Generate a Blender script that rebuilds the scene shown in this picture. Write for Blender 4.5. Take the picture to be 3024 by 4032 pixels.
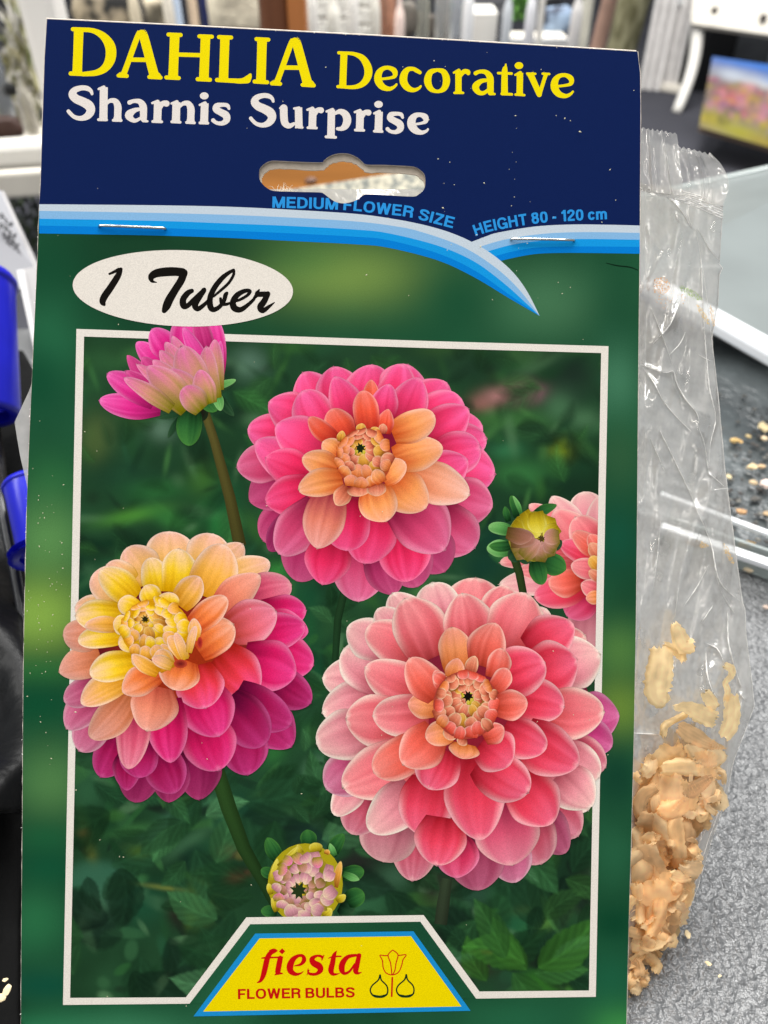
import bpy, bmesh, math, random
import numpy as np
from mathutils import Vector, Matrix, noise
from mathutils.geometry import tessellate_polygon, delaunay_2d_cdt
random.seed(7); RNG = np.random.RandomState(11)
for o in list(bpy.data.objects): bpy.data.objects.remove(o)
SC = bpy.context.scene; COL = SC.collection
R = math.radians

# ------------------------------------------------------------------ camera
F = 3030.0; D0 = 0.16; PITCH = R(40)
# card axes in camera space (x right, y down, z forward)
cu = Vector((56028, 1062, 3030)).normalized()
cv = Vector((-0.0202, 1, 0.0)); cv = (cv - cu * cv.dot(cu)).normalized()
cn = cv.cross(cu).normalized()
if cn.z > 0: cn = -cn                       # towards the camera
def ray(x, y): return Vector(((x - 1512) / F, (y - 2016) / F, 1.0))
CP0 = ray(1300, 2200) * D0
def cam_on_card(x, y, out=0.0):
    r = ray(x, y); p0 = CP0 + cn * out
    return r * (cn.dot(p0) / cn.dot(r))
fwd = Vector((0, math.cos(PITCH), -math.sin(PITCH))); upv = Vector((0, math.sin(PITCH), math.cos(PITCH))); rgt = Vector((1, 0, 0))
def c2w_dir(c): return rgt * c.x - upv * c.y + fwd * c.z
CARD_BOTTOM = 4112
OC = cam_on_card(1275, CARD_BOTTOM)
CAM = Vector((0, 0, 0.0012)) - c2w_dir(OC)
def W(x, y, depth): return CAM + c2w_dir(ray(x, y) * depth)
def G(x, y, z=0.0):
    d = c2w_dir(ray(x, y)); t = (z - CAM.z) / d.z
    return CAM + d * t
def L(x, y, out=0.0):                       # pixel -> card-local coordinates (right, up, out)
    d = cam_on_card(x, y, out) - OC
    return Vector((d.dot(cu), -d.dot(cv), d.dot(cn)))
def L2W(v): return CARD_M @ Vector(v)
U, V, N = c2w_dir(cu), c2w_dir(-cv), c2w_dir(cn)
CARD_M = Matrix(((U.x, V.x, N.x, 0), (U.y, V.y, N.y, 0), (U.z, V.z, N.z, 0.0012), (0, 0, 0, 1)))

cam = bpy.data.cameras.new('camera'); co = bpy.data.objects.new('camera', cam); COL.objects.link(co)
cam.sensor_fit = 'VERTICAL'; cam.sensor_height = 34.6; cam.sensor_width = 25.95; cam.lens = F / 4032 * 34.6
cam.clip_start = 0.005; cam.clip_end = 100
co.location = CAM; co.rotation_euler = (math.pi / 2 - PITCH, 0, 0)
cam.dof.use_dof = True; cam.dof.focus_distance = 0.161; cam.dof.aperture_fstop = 17.0
SC.camera = co

# ------------------------------------------------------------------ world, lamps, exposure
w = bpy.data.worlds.new('World'); SC.world = w; w.use_nodes = True
bg = w.node_tree.nodes['Background']; bg.inputs[0].default_value = (0.86, 0.93, 1.0, 1); bg.inputs[1].default_value = 0.42
def area(name, loc, target, sx, sy, power, color):
    l = bpy.data.lights.new(name, 'AREA'); l.shape = 'RECTANGLE'; l.size = sx; l.size_y = sy; l.energy = power; l.color = color
    o = bpy.data.objects.new(name, l); COL.objects.link(o); o.location = loc
    o.rotation_euler = (Vector(target) - Vector(loc)).to_track_quat('-Z', 'Y').to_euler(); return o
area('added_strip_light', (0.25, -1.1, 2.2), (0, 0, 0), 0.035, 2.4, 6.5, (1, 0.93, 0.86))  # thin strip added behind the camera for glints on film and staples
area('added_strip_light', (-1.0, -0.3, 2.3), (-1.0, -0.3, 0), 0.035, 2.6, 6, (1, 0.95, 0.90))  # extra thin strip, added for more glints on the film
area('added_strip_light', (1.0, -0.6, 2.3), (1.0, -0.6, 0), 0.035, 2.6, 5, (1, 0.95, 0.90))  # another added strip so the film wrinkles catch highlights
area('added_strip_light', (-0.4, -2.2, 2.2), (0, 0, 0), 0.035, 2.4, 6, (1, 0.94, 0.88))  # rear strip, likewise added for film glints
area('added_strip_light', (-0.35, 1.5, 2.3), (-0.35, 1.3, 0), 0.30, 2.4, 40, (1, 0.99, 0.97))  # this and the next two: added overhead for table sheen and film streaks
area('added_strip_light', (0.45, 1.5, 2.3), (0.45, 1.3, 0), 0.34, 2.4, 54, (1, 0.99, 0.97))
area('added_strip_light', (1.25, 1.5, 2.3), (1.25, 1.3, 0), 0.30, 2.4, 40, (1, 0.99, 0.97))
area('added_strip_light', (0.6, 2.6, 2.3), (0.6, 4.2, -0.75), 0.5, 3.0, 120, (1, 0.99, 0.97))  # added to brighten the far background
area('added_strip_light', (-1.6, 1.0, 2.3), (-1, 2.5, -0.5), 0.4, 3.0, 85, (1, 0.99, 0.96))  # added to brighten the background on the left
SC.view_settings.view_transform = 'Standard'; SC.view_settings.look = 'None'; SC.view_settings.exposure = 0.0; SC.view_settings.gamma = 1
SC.cycles.transparent_max_bounces = 16; SC.cycles.max_bounces = 10

# ------------------------------------------------------------------ helpers
def lin(h):
    if isinstance(h, tuple): return h[:3]
    h = h.lstrip('#'); h = ''.join(c * 2 for c in h) if len(h) == 3 else h; v = [int(h[i:i + 2], 16) / 255 for i in (0, 2, 4)]
    return tuple(c / 12.92 if c <= 0.04045 else ((c + 0.055) / 1.055) ** 2.4 for c in v)
PRINT_GAIN = 0.915
def mixc(a, b, t): return tuple(a[i] + (b[i] - a[i]) * t for i in range(3))
def mulc(a, k): return tuple(c * k for c in a)

def tag(o, label=None, cat=None, group=None, kind=None):
    if label: o['label'] = label
    if cat: o['category'] = cat
    if group: o['group'] = group
    if kind: o['kind'] = kind
    return o
def link(name, me, parent=None, mat=None):
    o = bpy.data.objects.new(name, me); COL.objects.link(o)
    if parent: o.parent = parent
    if mat and me is not None and not me.materials: me.materials.append(mat)
    return o
def empty(name, loc=(0, 0, 0), rz=0):
    o = bpy.data.objects.new(name, None); COL.objects.link(o); o.location = loc; o.rotation_euler = (0, 0, rz); o.empty_display_size = 0.02
    return o

class MB:                                    # mesh builder with a colour per vertex
    def __init__(s): s.v = []; s.f = []; s.c = []
    def add(s, vs, fs, cols=None):
        o = len(s.v); s.v += [tuple(v) for v in vs]; s.f += [tuple(i + o for i in f) for f in fs]
        if cols is None: cols = [(0.5, 0.5, 0.5)] * len(vs)
        elif isinstance(cols, tuple): cols = [cols] * len(vs)
        s.c += list(cols)
    def build(s, name, mat, parent=None, smooth=False):
        me = bpy.data.meshes.new(name); me.from_pydata(s.v, [], s.f)
        a = me.color_attributes.new('Col', 'FLOAT_COLOR', 'POINT')
        arr = np.ones((len(s.v), 4), 'f'); arr[:, :3] = np.array(s.c, 'f').reshape(-1, 3); a.data.foreach_set('color', arr.ravel())
        if smooth: me.polygons.foreach_set('use_smooth', [True] * len(me.polygons))
        me.update(); return link(name, me, parent, mat)
    def box(s, c, size, rz=0, cols=None, bev=0.0):
        x, y, z = [a / 2 for a in size]; m = Matrix.Rotation(rz, 3, 'Z')
        b = min(bev, x * .9, y * .9, z * .9)
        if b <= 0:
            vs = [m @ Vector((sx * x, sy * y, sz * z)) + Vector(c) for sz in (-1, 1) for sy in (-1, 1) for sx in (-1, 1)]
            s.add(vs, [(0, 2, 3, 1), (4, 5, 7, 6), (0, 1, 5, 4), (2, 6, 7, 3), (0, 4, 6, 2), (1, 3, 7, 5)], cols); return
        bm = bmesh.new(); bmesh.ops.create_cube(bm, size=1)
        for v in bm.verts: v.co = Vector((v.co.x * 2 * x, v.co.y * 2 * y, v.co.z * 2 * z))
        bmesh.ops.bevel(bm, geom=bm.edges[:], offset=b, segments=2, affect='EDGES', profile=.5)
        bm.verts.ensure_lookup_table()
        s.add([m @ v.co + Vector(c) for v in bm.verts], [[v.index for v in f.verts] for f in bm.faces], cols); bm.free()
    def tube(s, pts, rads, n=10, cols=None, cap=True):
        pts = [Vector(p) for p in pts]; vs = []; fs = []
        if not hasattr(rads, '__len__'): rads = [rads] * len(pts)
        prev = None
        for i, p in enumerate(pts):
            t = (pts[min(i + 1, len(pts) - 1)] - pts[max(i - 1, 0)]).normalized()
            a = prev if prev is not None else (Vector((0, 0, 1)) if abs(t.z) < .9 else Vector((1, 0, 0)))
            b = t.cross(a).normalized(); a = b.cross(t).normalized(); prev = a
            for k in range(n):
                q = 2 * math.pi * k / n; vs.append(p + (a * math.cos(q) + b * math.sin(q)) * rads[i])
        for i in range(len(pts) - 1):
            for k in range(n):
                fs.append((i * n + k, i * n + (k + 1) % n, (i + 1) * n + (k + 1) % n, (i + 1) * n + k))
        if cap: fs.append(tuple(range(n))[::-1]); fs.append(tuple(range((len(pts) - 1) * n, len(pts) * n)))
        s.add(vs, fs, cols)
    def lathe(s, c, prof, n=24, cols=None, sq=1.0):
        vs = []; fs = []
        for r, z in prof:
            for k in range(n):
                q = 2 * math.pi * k / n; vs.append((c[0] + r * math.cos(q), c[1] + r * sq * math.sin(q), c[2] + z))
        for i in range(len(prof) - 1):
            for k in range(n): fs.append((i * n + k, i * n + (k + 1) % n, (i + 1) * n + (k + 1) % n, (i + 1) * n + k))
        s.add(vs, fs, cols)

# ------------------------------------------------------------------ materials
def mat(name, color=None, rough=0.5, spec=0.5, metal=0, attr=False, noise_s=None, noise_amt=0.25, bump=None, trans=0, ior=1.45, c2=None, coat=0, noise_d=3, stretch=None):
    m = bpy.data.materials.new(name); m.use_nodes = True; nt = m.node_tree; b = nt.nodes['Principled BSDF']
    b.inputs['Roughness'].default_value = rough; b.inputs['Specular IOR Level'].default_value = spec
    b.inputs['Metallic'].default_value = metal; b.inputs['Transmission Weight'].default_value = trans; b.inputs['IOR'].default_value = ior
    b.inputs['Coat Weight'].default_value = coat
    out = None
    tc = nt.nodes.new('ShaderNodeTexCoord'); src = tc.outputs['Object']
    if stretch:
        mp = nt.nodes.new('ShaderNodeMapping'); mp.inputs['Scale'].default_value = stretch; nt.links.new(src, mp.inputs['Vector']); src = mp.outputs[0]
    if attr:
        a = nt.nodes.new('ShaderNodeAttribute'); a.attribute_name = 'Col'; out = a.outputs['Color']
    if noise_s:
        n = nt.nodes.new('ShaderNodeTexNoise'); n.inputs['Scale'].default_value = noise_s; n.inputs['Detail'].default_value = noise_d
        nt.links.new(src, n.inputs['Vector'])
        if c2 is not None:
            r = nt.nodes.new('ShaderNodeValToRGB'); r.color_ramp.elements[0].position = 0.4; r.color_ramp.elements[1].position = 0.6
            r.color_ramp.elements[0].color = (*lin(color), 1); r.color_ramp.elements[1].color = (*lin(c2), 1)
            nt.links.new(n.outputs['Fac'], r.inputs['Fac']); out = r.outputs['Color']
        else:
            mr = nt.nodes.new('ShaderNodeMapRange'); mr.inputs['From Min'].default_value = 0.3; mr.inputs['From Max'].default_value = 0.7
            mr.inputs['To Min'].default_value = 1 - noise_amt; mr.inputs['To Max'].default_value = 1 + noise_amt
            nt.links.new(n.outputs['Fac'], mr.inputs['Value'])
            mx = nt.nodes.new('ShaderNodeVectorMath'); mx.operation = 'SCALE'; nt.links.new(mr.outputs[0], mx.inputs['Scale'])
            if out: nt.links.new(out, mx.inputs[0])
            else: mx.inputs[0].default_value = lin(color)
            out = mx.outputs[0]
    if out: nt.links.new(out, b.inputs['Base Color'])
    else: b.inputs['Base Color'].default_value = (*lin(color), 1)
    if bump:
        n = nt.nodes.new('ShaderNodeTexNoise'); n.inputs['Scale'].default_value = bump[0]; n.inputs['Detail'].default_value = 4
        nt.links.new(src, n.inputs['Vector'])
        bp = nt.nodes.new('ShaderNodeBump'); bp.inputs['Strength'].default_value = bump[1]; bp.inputs['Distance'].default_value = bump[2]
        nt.links.new(n.outputs['Fac'], bp.inputs['Height']); nt.links.new(bp.outputs[0], b.inputs['Normal'])
    return m
M_PRINT = mat('printed_card', attr=True, rough=0.6, spec=0.02, noise_s=5200, noise_amt=0.10, noise_d=1)
M_PAPER = mat('raw_card_edge', '#cfc4b8', rough=0.85, spec=0.1, noise_s=900, noise_amt=0.12)
M_METAL = mat('staple_steel', '#c9c6c0', rough=0.22, metal=1.0, noise_s=600, noise_amt=.1)
M_DUST = mat('dust', '#c4bca0', rough=0.9, spec=0.1)

# ================================================================== THE PACKET
packet = empty('bulb_packet'); packet.matrix_world = CARD_M
tag(packet, 'upright flower bulb packet with navy and green printed dahlia card stapled over a clear bag', 'packet')

def interp(tab, y):
    if y <= tab[0][1]: return tab[0][0]
    for (x0, y0), (x1, y1) in zip(tab, tab[1:]):
        if y <= y1: return x0 + (x1 - x0) * (y - y0) / (y1 - y0)
    return tab[-1][0]
LEFT = [(183, 72), (174, 226), (165, 497), (158, 723), (151, 859), (147, 994), (123, 1522), (115, 1700), (105, 1960), (98, 2275), (92, 2551), (89, 2827), (87, 3194), (83, 3653), (81, 4032), (80, CARD_BOTTOM)]
RIGHT = [(2512, 201), (2522, 285), (2524, 407), (2523, 610), (2521, 854), (2519, 1050), (2515, 1397), (2512, 1745), (2510, 2000), (2505, 2452), (2497, 2904), (2486, 3327), (2479, 3560), (2472, 3840), (2468, 4027), (2466, CARD_BOTTOM)]
TOP = [(183, 72), (700, 97), (1250, 126), (1500, 139), (2250, 184), (2505, 200)]
def fr(x0, y0, s): return lambda x, y: (x0 + x * s, y0 + y * s)
HF = fr(980, 580, 740 / 1659)
HOLE = [HF(*p) for p in [(90, 240), (95, 190), (130, 150), (185, 122), (250, 118), (400, 126), (630, 133), (660, 118), (700, 85), (760, 60), (830, 52), (900, 62), (960, 92), (1000, 125), (1040, 152), (1200, 155), (1400, 165), (1470, 175), (1520, 205), (1555, 250), (1558, 330), (1540, 380), (1500, 415), (1450, 435), (1250, 425), (1050, 415), (1000, 430), (960, 460), (900, 485), (830, 495), (760, 480), (700, 440), (660, 410), (620, 398), (400, 393), (220, 385), (160, 360), (125, 330), (95, 290)]]
def smooth_closed(p, k=3):
    out = []; n = len(p)
    for i in range(n):
        a, b, c, d = [Vector(p[(i + j) % n]) for j in (-1, 0, 1, 2)]
        for q in range(k):
            t = q / k; out.append(tuple(0.5 * ((2 * b) + (c - a) * t + (2 * a - 5 * b + 4 * c - d) * t * t + (-a + 3 * b - 3 * c + d) * t ** 3)))
    return out
HOLE_S = smooth_closed(HOLE, 3)
def jag(p, amp, seed):
    r = random.Random(seed); return [(x + r.uniform(-amp, amp), y + r.uniform(-amp, amp)) for x, y in p]
def dense(p, step):
    out = []
    for (x0, y0), (x1, y1) in zip(p, p[1:]):
        n = max(1, int(math.hypot(x1 - x0, y1 - y0) / step))
        for i in range(n): out.append((x0 + (x1 - x0) * i / n, y0 + (y1 - y0) * i / n))
    return out + [p[-1]]
OUT = jag(dense(TOP, 26), 0.9, 1) + jag(dense(RIGHT, 30), 1.0, 2) + jag(dense([(2466, CARD_BOTTOM), (80, CARD_BOTTOM)], 60), .5, 3)[1:] + jag(dense(LEFT[::-1], 30), 1.2, 4)[1:-1]

def fill_loops(loops, out, flip=False):
    vs = [L(x, y, out) for lp in loops for x, y in lp]
    tri = tessellate_polygon([[Vector((x, -y, 0)) for x, y in lp] for lp in loops])
    fs = []
    for t in tri:
        a, b, c = [vs[i] for i in t]
        if (b.x - a.x) * (c.y - a.y) - (b.y - a.y) * (c.x - a.x) < 0: t = t[::-1]
        fs.append(t[::-1] if flip else t)
    return vs, fs
# front sheet: body with white cut edges
def sheet(loops, z0, z1, name, m, parent, zfun=None):
    mb = MB(); vs, fs = fill_loops(loops, z1); vb, fb = fill_loops(loops, z0, True)
    # keep the plan of the back face identical to the front face
    vb = [Vector((a.x, a.y, z0)) for a in vs]; n = len(vs)
    fs = list(fs) + [tuple(i + n for i in t[::-1]) for t in fs]
    o = 0
    for lp in loops:
        k = len(lp)
        for i in range(k):
            a, b = o + i, o + (i + 1) % k; fs.append((a, b, b + n, a + n))
        o += k
    mb.add(vs + vb, fs, lin('#d8cdc4')); return mb.build(name, m, parent)
card = sheet([OUT, HOLE_S], -0.00042, -0.00003, 'printed_card', M_PAPER, packet)
# back leaf of the folded header, seen through the hang hole
bl = [(190, 80)] + TOP[1:-1] + [(2500, 205), (2512, 700), (2508, 1040), (160, 1040), (172, 500)]
hb = [(x * 0.976 + 36, y * 0.97 + 50) for x, y in HOLE_S]
back = sheet([bl, jag(hb, 1.6, 9)], -0.0013, -0.0010, 'back_leaf', mat('inner_card', '#e0d0bc', rough=.85, spec=.1, noise_s=900, noise_amt=.08), packet)
mb = MB(); tp = dense(TOP, 60)
a = [L(x, y, -0.00042) for x, y in tp]; b_ = [L(x, y - 2, -0.0008) for x, y in tp]; c = [L(x, y + 2, -0.0012) for x, y in tp]; n = len(tp)
mb.add(a + b_ + c, [(i, i + 1, i + 1 + n, i + n) for i in range(n - 1)] + [(i + n, i + 1 + n, i + 1 + 2 * n, i + 2 * n) for i in range(n - 1)], lin('#d8cdc4'))
mb.build('fold', M_PAPER, packet)

Z = {'green': 0, 'pic': 2, 'stem': 3.5, 'sideflower': 6, 'sidebud': 22, 'border': 46, 'notch': 47.5, 'logo': 49, 'budlow': 14, 'navy': 6, 'rband': 8, 'lband': 10, 'text': 13, 'A': 50, 'B': 115, 'C': 115, 'D': 50, 'oval': 80, 'ovtext': 82}
ZU = 8.0e-7
def gain(c): return mulc(c, PRINT_GAIN)

# --- green printed ground of the card and the garden photograph on it (colour is print, on a fine grid)
def blobs_color(X, Y, base, blobs, amp, seed, scl):
    C = np.zeros(X.shape + (3,)); C[:] = base
    n1 = np.zeros(X.shape)
    r = np.random.RandomState(seed)
    for o in range(4):
        for _ in range(7):
            k = r.uniform(.6, 1.4) * (2 ** o) / scl; th = r.uniform(0, math.pi); ph = r.uniform(0, 6.28)
            n1 += np.sin((X * math.cos(th) + Y * math.sin(th)) * k + ph + 1.3 * np.sin((X * math.sin(th) - Y * math.cos(th)) * k * .7 + ph * 2)) / (1.5 ** o)
    C *= (1 + amp * n1 / 4)[..., None].clip(.25, 2.5)
    for bx, by, rx, ry, col, st, *rest in blobs:
        th = R(rest[0]) if rest else 0; hard = rest[1] if len(rest) > 1 else 2
        dx = (X - bx) * math.cos(th) + (Y - by) * math.sin(th); dy = -(X - bx) * math.sin(th) + (Y - by) * math.cos(th)
        d = ((dx / rx) ** 2 + (dy / ry) ** 2)
        g = st * np.exp(-d ** (hard / 2))
        C = C * (1 - g[..., None]) + np.array(lin(col)) * g[..., None]
    return C.clip(0.002, 1)
def patch(name, xl, xr, y0, y1, nx, ny, z, colfn, parent):
    ys = np.linspace(y0, y1, ny); S = np.linspace(0, 1, nx)
    X = np.zeros((ny, nx)); Y = np.zeros((ny, nx))
    for j, y in enumerate(ys):
        a, b = xl(y), xr(y); X[j] = a + (b - a) * S; Y[j] = y
    C = colfn(X, Y).reshape(-1, 3) * PRINT_GAIN
    vs = [L(X[j, i], Y[j, i], z * ZU) for j in range(ny) for i in range(nx)]
    fs = [(j * nx + i, (j + 1) * nx + i, (j + 1) * nx + i + 1, j * nx + i + 1) for j in range(ny - 1) for i in range(nx - 1)]
    mb = MB(); mb.add(vs, fs, [tuple(c) for c in C]); return mb.build(name, M_PRINT, parent)
GB = [(1350, 1080, 330, 130, '#7f9a4a', .8), (1180, 1020, 200, 90, '#4e7d3e', .5), (2150, 1190, 260, 150, '#4c7c56', .7), (2420, 1250, 120, 260, '#10442c', .6),
      (700, 990, 420, 80, '#1a4029', .85), (1800, 1180, 160, 160, '#144a30', .8), (180, 1060, 200, 180, '#14492f', .8), (200, 1350, 120, 160, '#2f7a52', .5), (150, 1500, 120, 150, '#11492f', .9),
      (200, 1900, 130, 120, '#2c6a3c', .7), (190, 2120, 160, 150, '#5d9050', .85), (150, 2420, 200, 150, '#86aa48', .95), (160, 2640, 200, 60, '#2c7038', .6), (150, 2790, 170, 110, '#0c4a2e', .95), (200, 3080, 160, 150, '#54834a', .8),
      (180, 3300, 130, 70, '#1c5a36', .8), (190, 3420, 140, 80, '#0f4f33', .8), (140, 3620, 120, 120, '#2a6e44', .8), (180, 3880, 180, 60, '#0e4c38', .9), (150, 4060, 300, 70, '#2c7a50', .8),
      (2430, 1500, 100, 150, '#437a5a', .85), (2440, 1800, 100, 130, '#2f5838', .85), (2430, 2120, 110, 130, '#15503a', .9), (2440, 2560, 110, 110, '#4f7a3c', .9), (2440, 2790, 120, 120, '#678636', .95), (2430, 3060, 110, 130, '#123f2c', .95),
      (2420, 3360, 90, 120, '#265f40', .8), (2420, 3640, 120, 90, '#0b4028', .95), (2400, 3860, 120, 120, '#1c5e40', .8), (2440, 4060, 120, 90, '#3f9046', .9), (2050, 4020, 260, 80, '#256644', .7), (1300, 3660, 400, 40, '#245a3a', .8), (500, 4050, 260, 60, '#3c7e58', .7), (900, 3850, 120, 200, '#2f6c48', .7), (1740, 3760, 120, 160, '#1a4a3a', .8)]
patch('green_print', lambda y: interp(LEFT, y) + 1.5, lambda y: interp(RIGHT, y) - 1.5, 830, CARD_BOTTOM - 1, 90, 130, Z['green'],
      lambda X, Y: blobs_color(X, Y, lin('#1c4c31'), GB, .22, 3, 260), card)
BX = [(331, 1325), (280, 3940)]
def pic_l(y): return 316 + (262 - 316) * (y - 1310) / (3942 - 1310)
def pic_r(y): return 2382 + (2332 - 2382) * (y - 1376) / (3912 - 1376)
PB = [ # photograph's blurred garden (frame px): x, y, rx, ry, colour, strength, angle
 (420, 1420, 130, 60, '#2f5a34', .7), (380, 1700, 70, 80, '#4c5e34', .7), (980, 1430, 70, 60, '#5c7c68', .7), (640, 1690, 50, 45, '#62806a', .7), (540, 1620, 60, 50, '#41622c', .8),
 (370, 1760, 50, 70, '#4c6032', .6), (500, 1880, 160, 70, '#1b3d2a', .7), (620, 1930, 120, 40, '#2c6a34', .6), (800, 1890, 60, 60, '#3e6c2c', .7), (520, 2030, 130, 28, '#4c8a34', .8, -12), (680, 2050, 100, 36, '#377a38', .7, 25),
 (450, 2140, 160, 25, '#10301e', .8), (860, 2050, 60, 80, '#2a7a3a', .7), (330, 2300, 50, 110, '#18452c', .7), (900, 1960, 60, 90, '#1c5030', .6),
 (1500, 1400, 240, 50, '#23402a', .7), (1750, 1370, 100, 40, '#3a5c2c', .6), (1850, 1440, 160, 80, '#1c3424', .8), (2060, 1400, 90, 40, '#385a34', .7), (2250, 1480, 120, 90, '#1b2a22', .9), (2180, 1560, 120, 60, '#1e2e26', .8),
 (1900, 1590, 50, 34, '#8a5c54', .85), (1980, 1560, 70, 34, '#b47a78', .85), (2070, 1545, 64, 40, '#a86a7c', .9), (1950, 1660, 100, 40, '#437438', .7), (2080, 1660, 120, 50, '#3c6c38', .7), (2200, 1600, 60, 60, '#4a7450', .7), (2300, 1650, 60, 40, '#4c7450', .7),
 (2215, 1775, 42, 40, '#84981a', .95), (1990, 1770, 70, 40, '#34744a', .8), (1960, 1710, 50, 50, '#1a3a28', .7), (2120, 1690, 80, 30, '#2a4a2c', .7), (2050, 1870, 120, 60, '#3a7a40', .7), (2290, 1850, 70, 60, '#1b3c26', .8), (2250, 1920, 80, 50, '#163020', .8),
 (1960, 1960, 70, 60, '#1c3c26', .8), (1940, 2120, 90, 60, '#13382a', .9), (1900, 2230, 90, 70, '#143a2c', .9), (1130, 2330, 60, 60, '#1d5a34', .8), (1230, 2350, 60, 60, '#15482e', .8), (1180, 2470, 80, 80, '#1c5c34', .7),
 (1300, 2420, 60, 120, '#1c3a24', .7), (1240, 2640, 60, 90, '#15482c', .8), (1090, 2250, 50, 40, '#3a8a3c', .7),
 (400, 3000, 110, 60, '#3a6c44', .8), (340, 3120, 80, 80, '#2f5c3c', .8), (560, 3110, 100, 26, '#1c4c2e', .6), (680, 3240, 140, 30, '#4c7c60', .8, -32), (760, 3190, 90, 40, '#37674c', .8, -20), (500, 3270, 120, 24, '#3a6c3a', .8, -8),
 (740, 3320, 100, 26, '#426c4a', .8, -35), (545, 3350, 44, 26, '#5c7c24', .8), (350, 3330, 22, 90, '#55622c', .8, -15), (330, 3280, 26, 16, '#8c7440', .6), (420, 3260, 60, 40, '#173c22', .7), (760, 3380, 60, 60, '#122c20', .9),
 (400, 3480, 150, 90, '#34624a', .95, 8, 6), (380, 3580, 100, 60, '#50785a', .6, -30), (560, 3560, 120, 90, '#1c4c34', .8), (680, 3500, 120, 10, '#76823c', .7, 8), (780, 3560, 60, 120, '#4a6a2c', .85, 5, 5), (830, 3610, 50, 30, '#5a7838', .7, -30), (690, 3590, 40, 60, '#241f1a', .9),
 (905, 3350, 30, 26, '#a4503c', .85), (945, 3370, 20, 22, '#a8984c', .8, 30, 4), (935, 3445, 44, 26, '#6c2c28', .9, -25), (880, 3400, 60, 60, '#2c5c34', .4), (870, 3240, 30, 30, '#3f7a5c', .6),
 (960, 3180, 90, 80, '#154030', .5), (1080, 2960, 60, 40, '#2f6c34', .8, -50), (1260, 3040, 75, 70, '#3f6648', .95, 10, 6), (1080, 3110, 60, 16, '#4f7c3c', .8, -15), (1160, 3180, 40, 26, '#40693c', .7), (1230, 3290, 90, 70, '#2c5444', .8), (1320, 3200, 90, 60, '#1c2a20', .8), (1380, 3120, 60, 60, '#1a2018', .9),
 (1400, 3400, 110, 80, '#241f20', .85), (1340, 3560, 60, 60, '#14301f', .8), (1440, 3540, 90, 80, '#2f5c3c', .9, 40, 4), (1560, 3450, 70, 50, '#3a5c44', .8), (1700, 3500, 60, 90, '#2a2c22', .8), (1760, 3540, 40, 110, '#3a4030', .6, 5),
 (1640, 3400, 60, 30, '#223828', .8), (1880, 3520, 60, 50, '#2c4c3a', .8), (1990, 3540, 70, 60, '#2c5c38', .7), (2060, 3590, 34, 22, '#4c6c3a', .8), (1950, 3585, 14, 10, '#3f7a2c', .8), (1900, 3660, 70, 70, '#1c1e1c', .9), (2030, 3660, 100, 60, '#265e3c', .8, -30, 4), (2160, 3630, 26, 60, '#4f7c38', .85, 60), (2230, 3600, 60, 18, '#4a7040', .8, -60), (2290, 3640, 40, 60, '#2c5434', .8),
 (2180, 3760, 150, 70, '#13241a', .9), (1820, 3750, 50, 40, '#4a7c58', .95, 0, 6), (1910, 3748, 50, 9, '#8c7c30', .85), (2030, 3780, 36, 22, '#6a4c20', .8), (1870, 3810, 90, 40, '#2f261f', .8), (2150, 3880, 110, 60, '#2f6424', .95, 15, 4), (2230, 3900, 60, 16, '#4c7c38', .7, 30), (1980, 3880, 50, 40, '#24402c', .8), (2300, 3500, 40, 120, '#272e22', .7), (2290, 3400, 40, 80, '#20301f', .8)]
def piccol(X, Y):
    C = blobs_color(X, Y, lin('#1f4027'), PB, .25, 21, 200)
    return C
rl = random.Random(31); PB0 = []
for i in range(620):
    x_ = rl.uniform(270, 2390); y_ = rl.uniform(1320, 3940); low = y_ > 2500
    PB0.append((x_, y_, rl.uniform(22, 95), rl.uniform(10, 34), rl.choice(['#12281a', '#183a20', '#204a28', '#2c5c30', '#3c703c', '#18241a', '#487c40', '#547c54', '#14221a', '#34603c', '#34622c', '#245034']), rl.uniform(.5, .9) * (1 if low else .75), rl.uniform(0, 180), rl.choice((4, 7)) if low else 2.4))
PB = PB0[:480] + PB + PB0[480:620]
def paint_leaves(C, X, Y, seed, n, boxr, cols, lmin, lmax, soft, alpha):
    rq = random.Random(seed)
    for i in range(n):
        x0, y0 = rq.uniform(boxr[0], boxr[1]), rq.uniform(boxr[2], boxr[3]); ln = rq.uniform(lmin, lmax); q = rq.uniform(0, 6.28); W2 = ln * rq.uniform(.20, .30)
        cq, sq = math.cos(q), math.sin(q); cx, cy = x0 + cq * ln / 2, y0 + sq * ln / 2
        m = (abs(X - cx) < ln * .75) & (abs(Y - cy) < ln * .75)
        if not m.any(): continue
        x, y = X[m] - x0, Y[m] - y0; u = (x * cq + y * sq) / ln; v = -x * sq + y * cq; v = v + ln * .10 * math.sin(i) * np.sin(np.pi * u)
        uc = u.clip(0, 1); hw = W2 * np.sin(np.pi * uc ** .8) ** .85 * (1 + .07 * np.abs(np.sin(uc * 24)))
        d = hw - np.abs(v); a = (d / soft + .3).clip(0, 1) * ((u > -.02) & (u < 1.02)) * alpha * rq.uniform(.7, 1)
        col = np.array(lin(rq.choice(cols))) * rq.uniform(.75, 1.2)
        side = 1 + .16 * np.tanh(v / (W2 * .25)) * rq.choice((-1, 1)); rib = .45 * np.exp(-(v / (W2 * .09)) ** 2) + .13 * np.cos((np.abs(v) / W2 * 2.2 - uc * 5) * 6.28) * (np.abs(v) < hw)
        shade = (side * (1 + rib) * (.72 + .38 * uc))[:, None]
        C[m] = C[m] * (1 - a[:, None]) + col * shade * a[:, None]
    return C.clip(.002, 1)
ny, nx = 520, 410; mb = MB(); Xg = np.zeros((ny, nx)); Yg = np.zeros((ny, nx))
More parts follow.
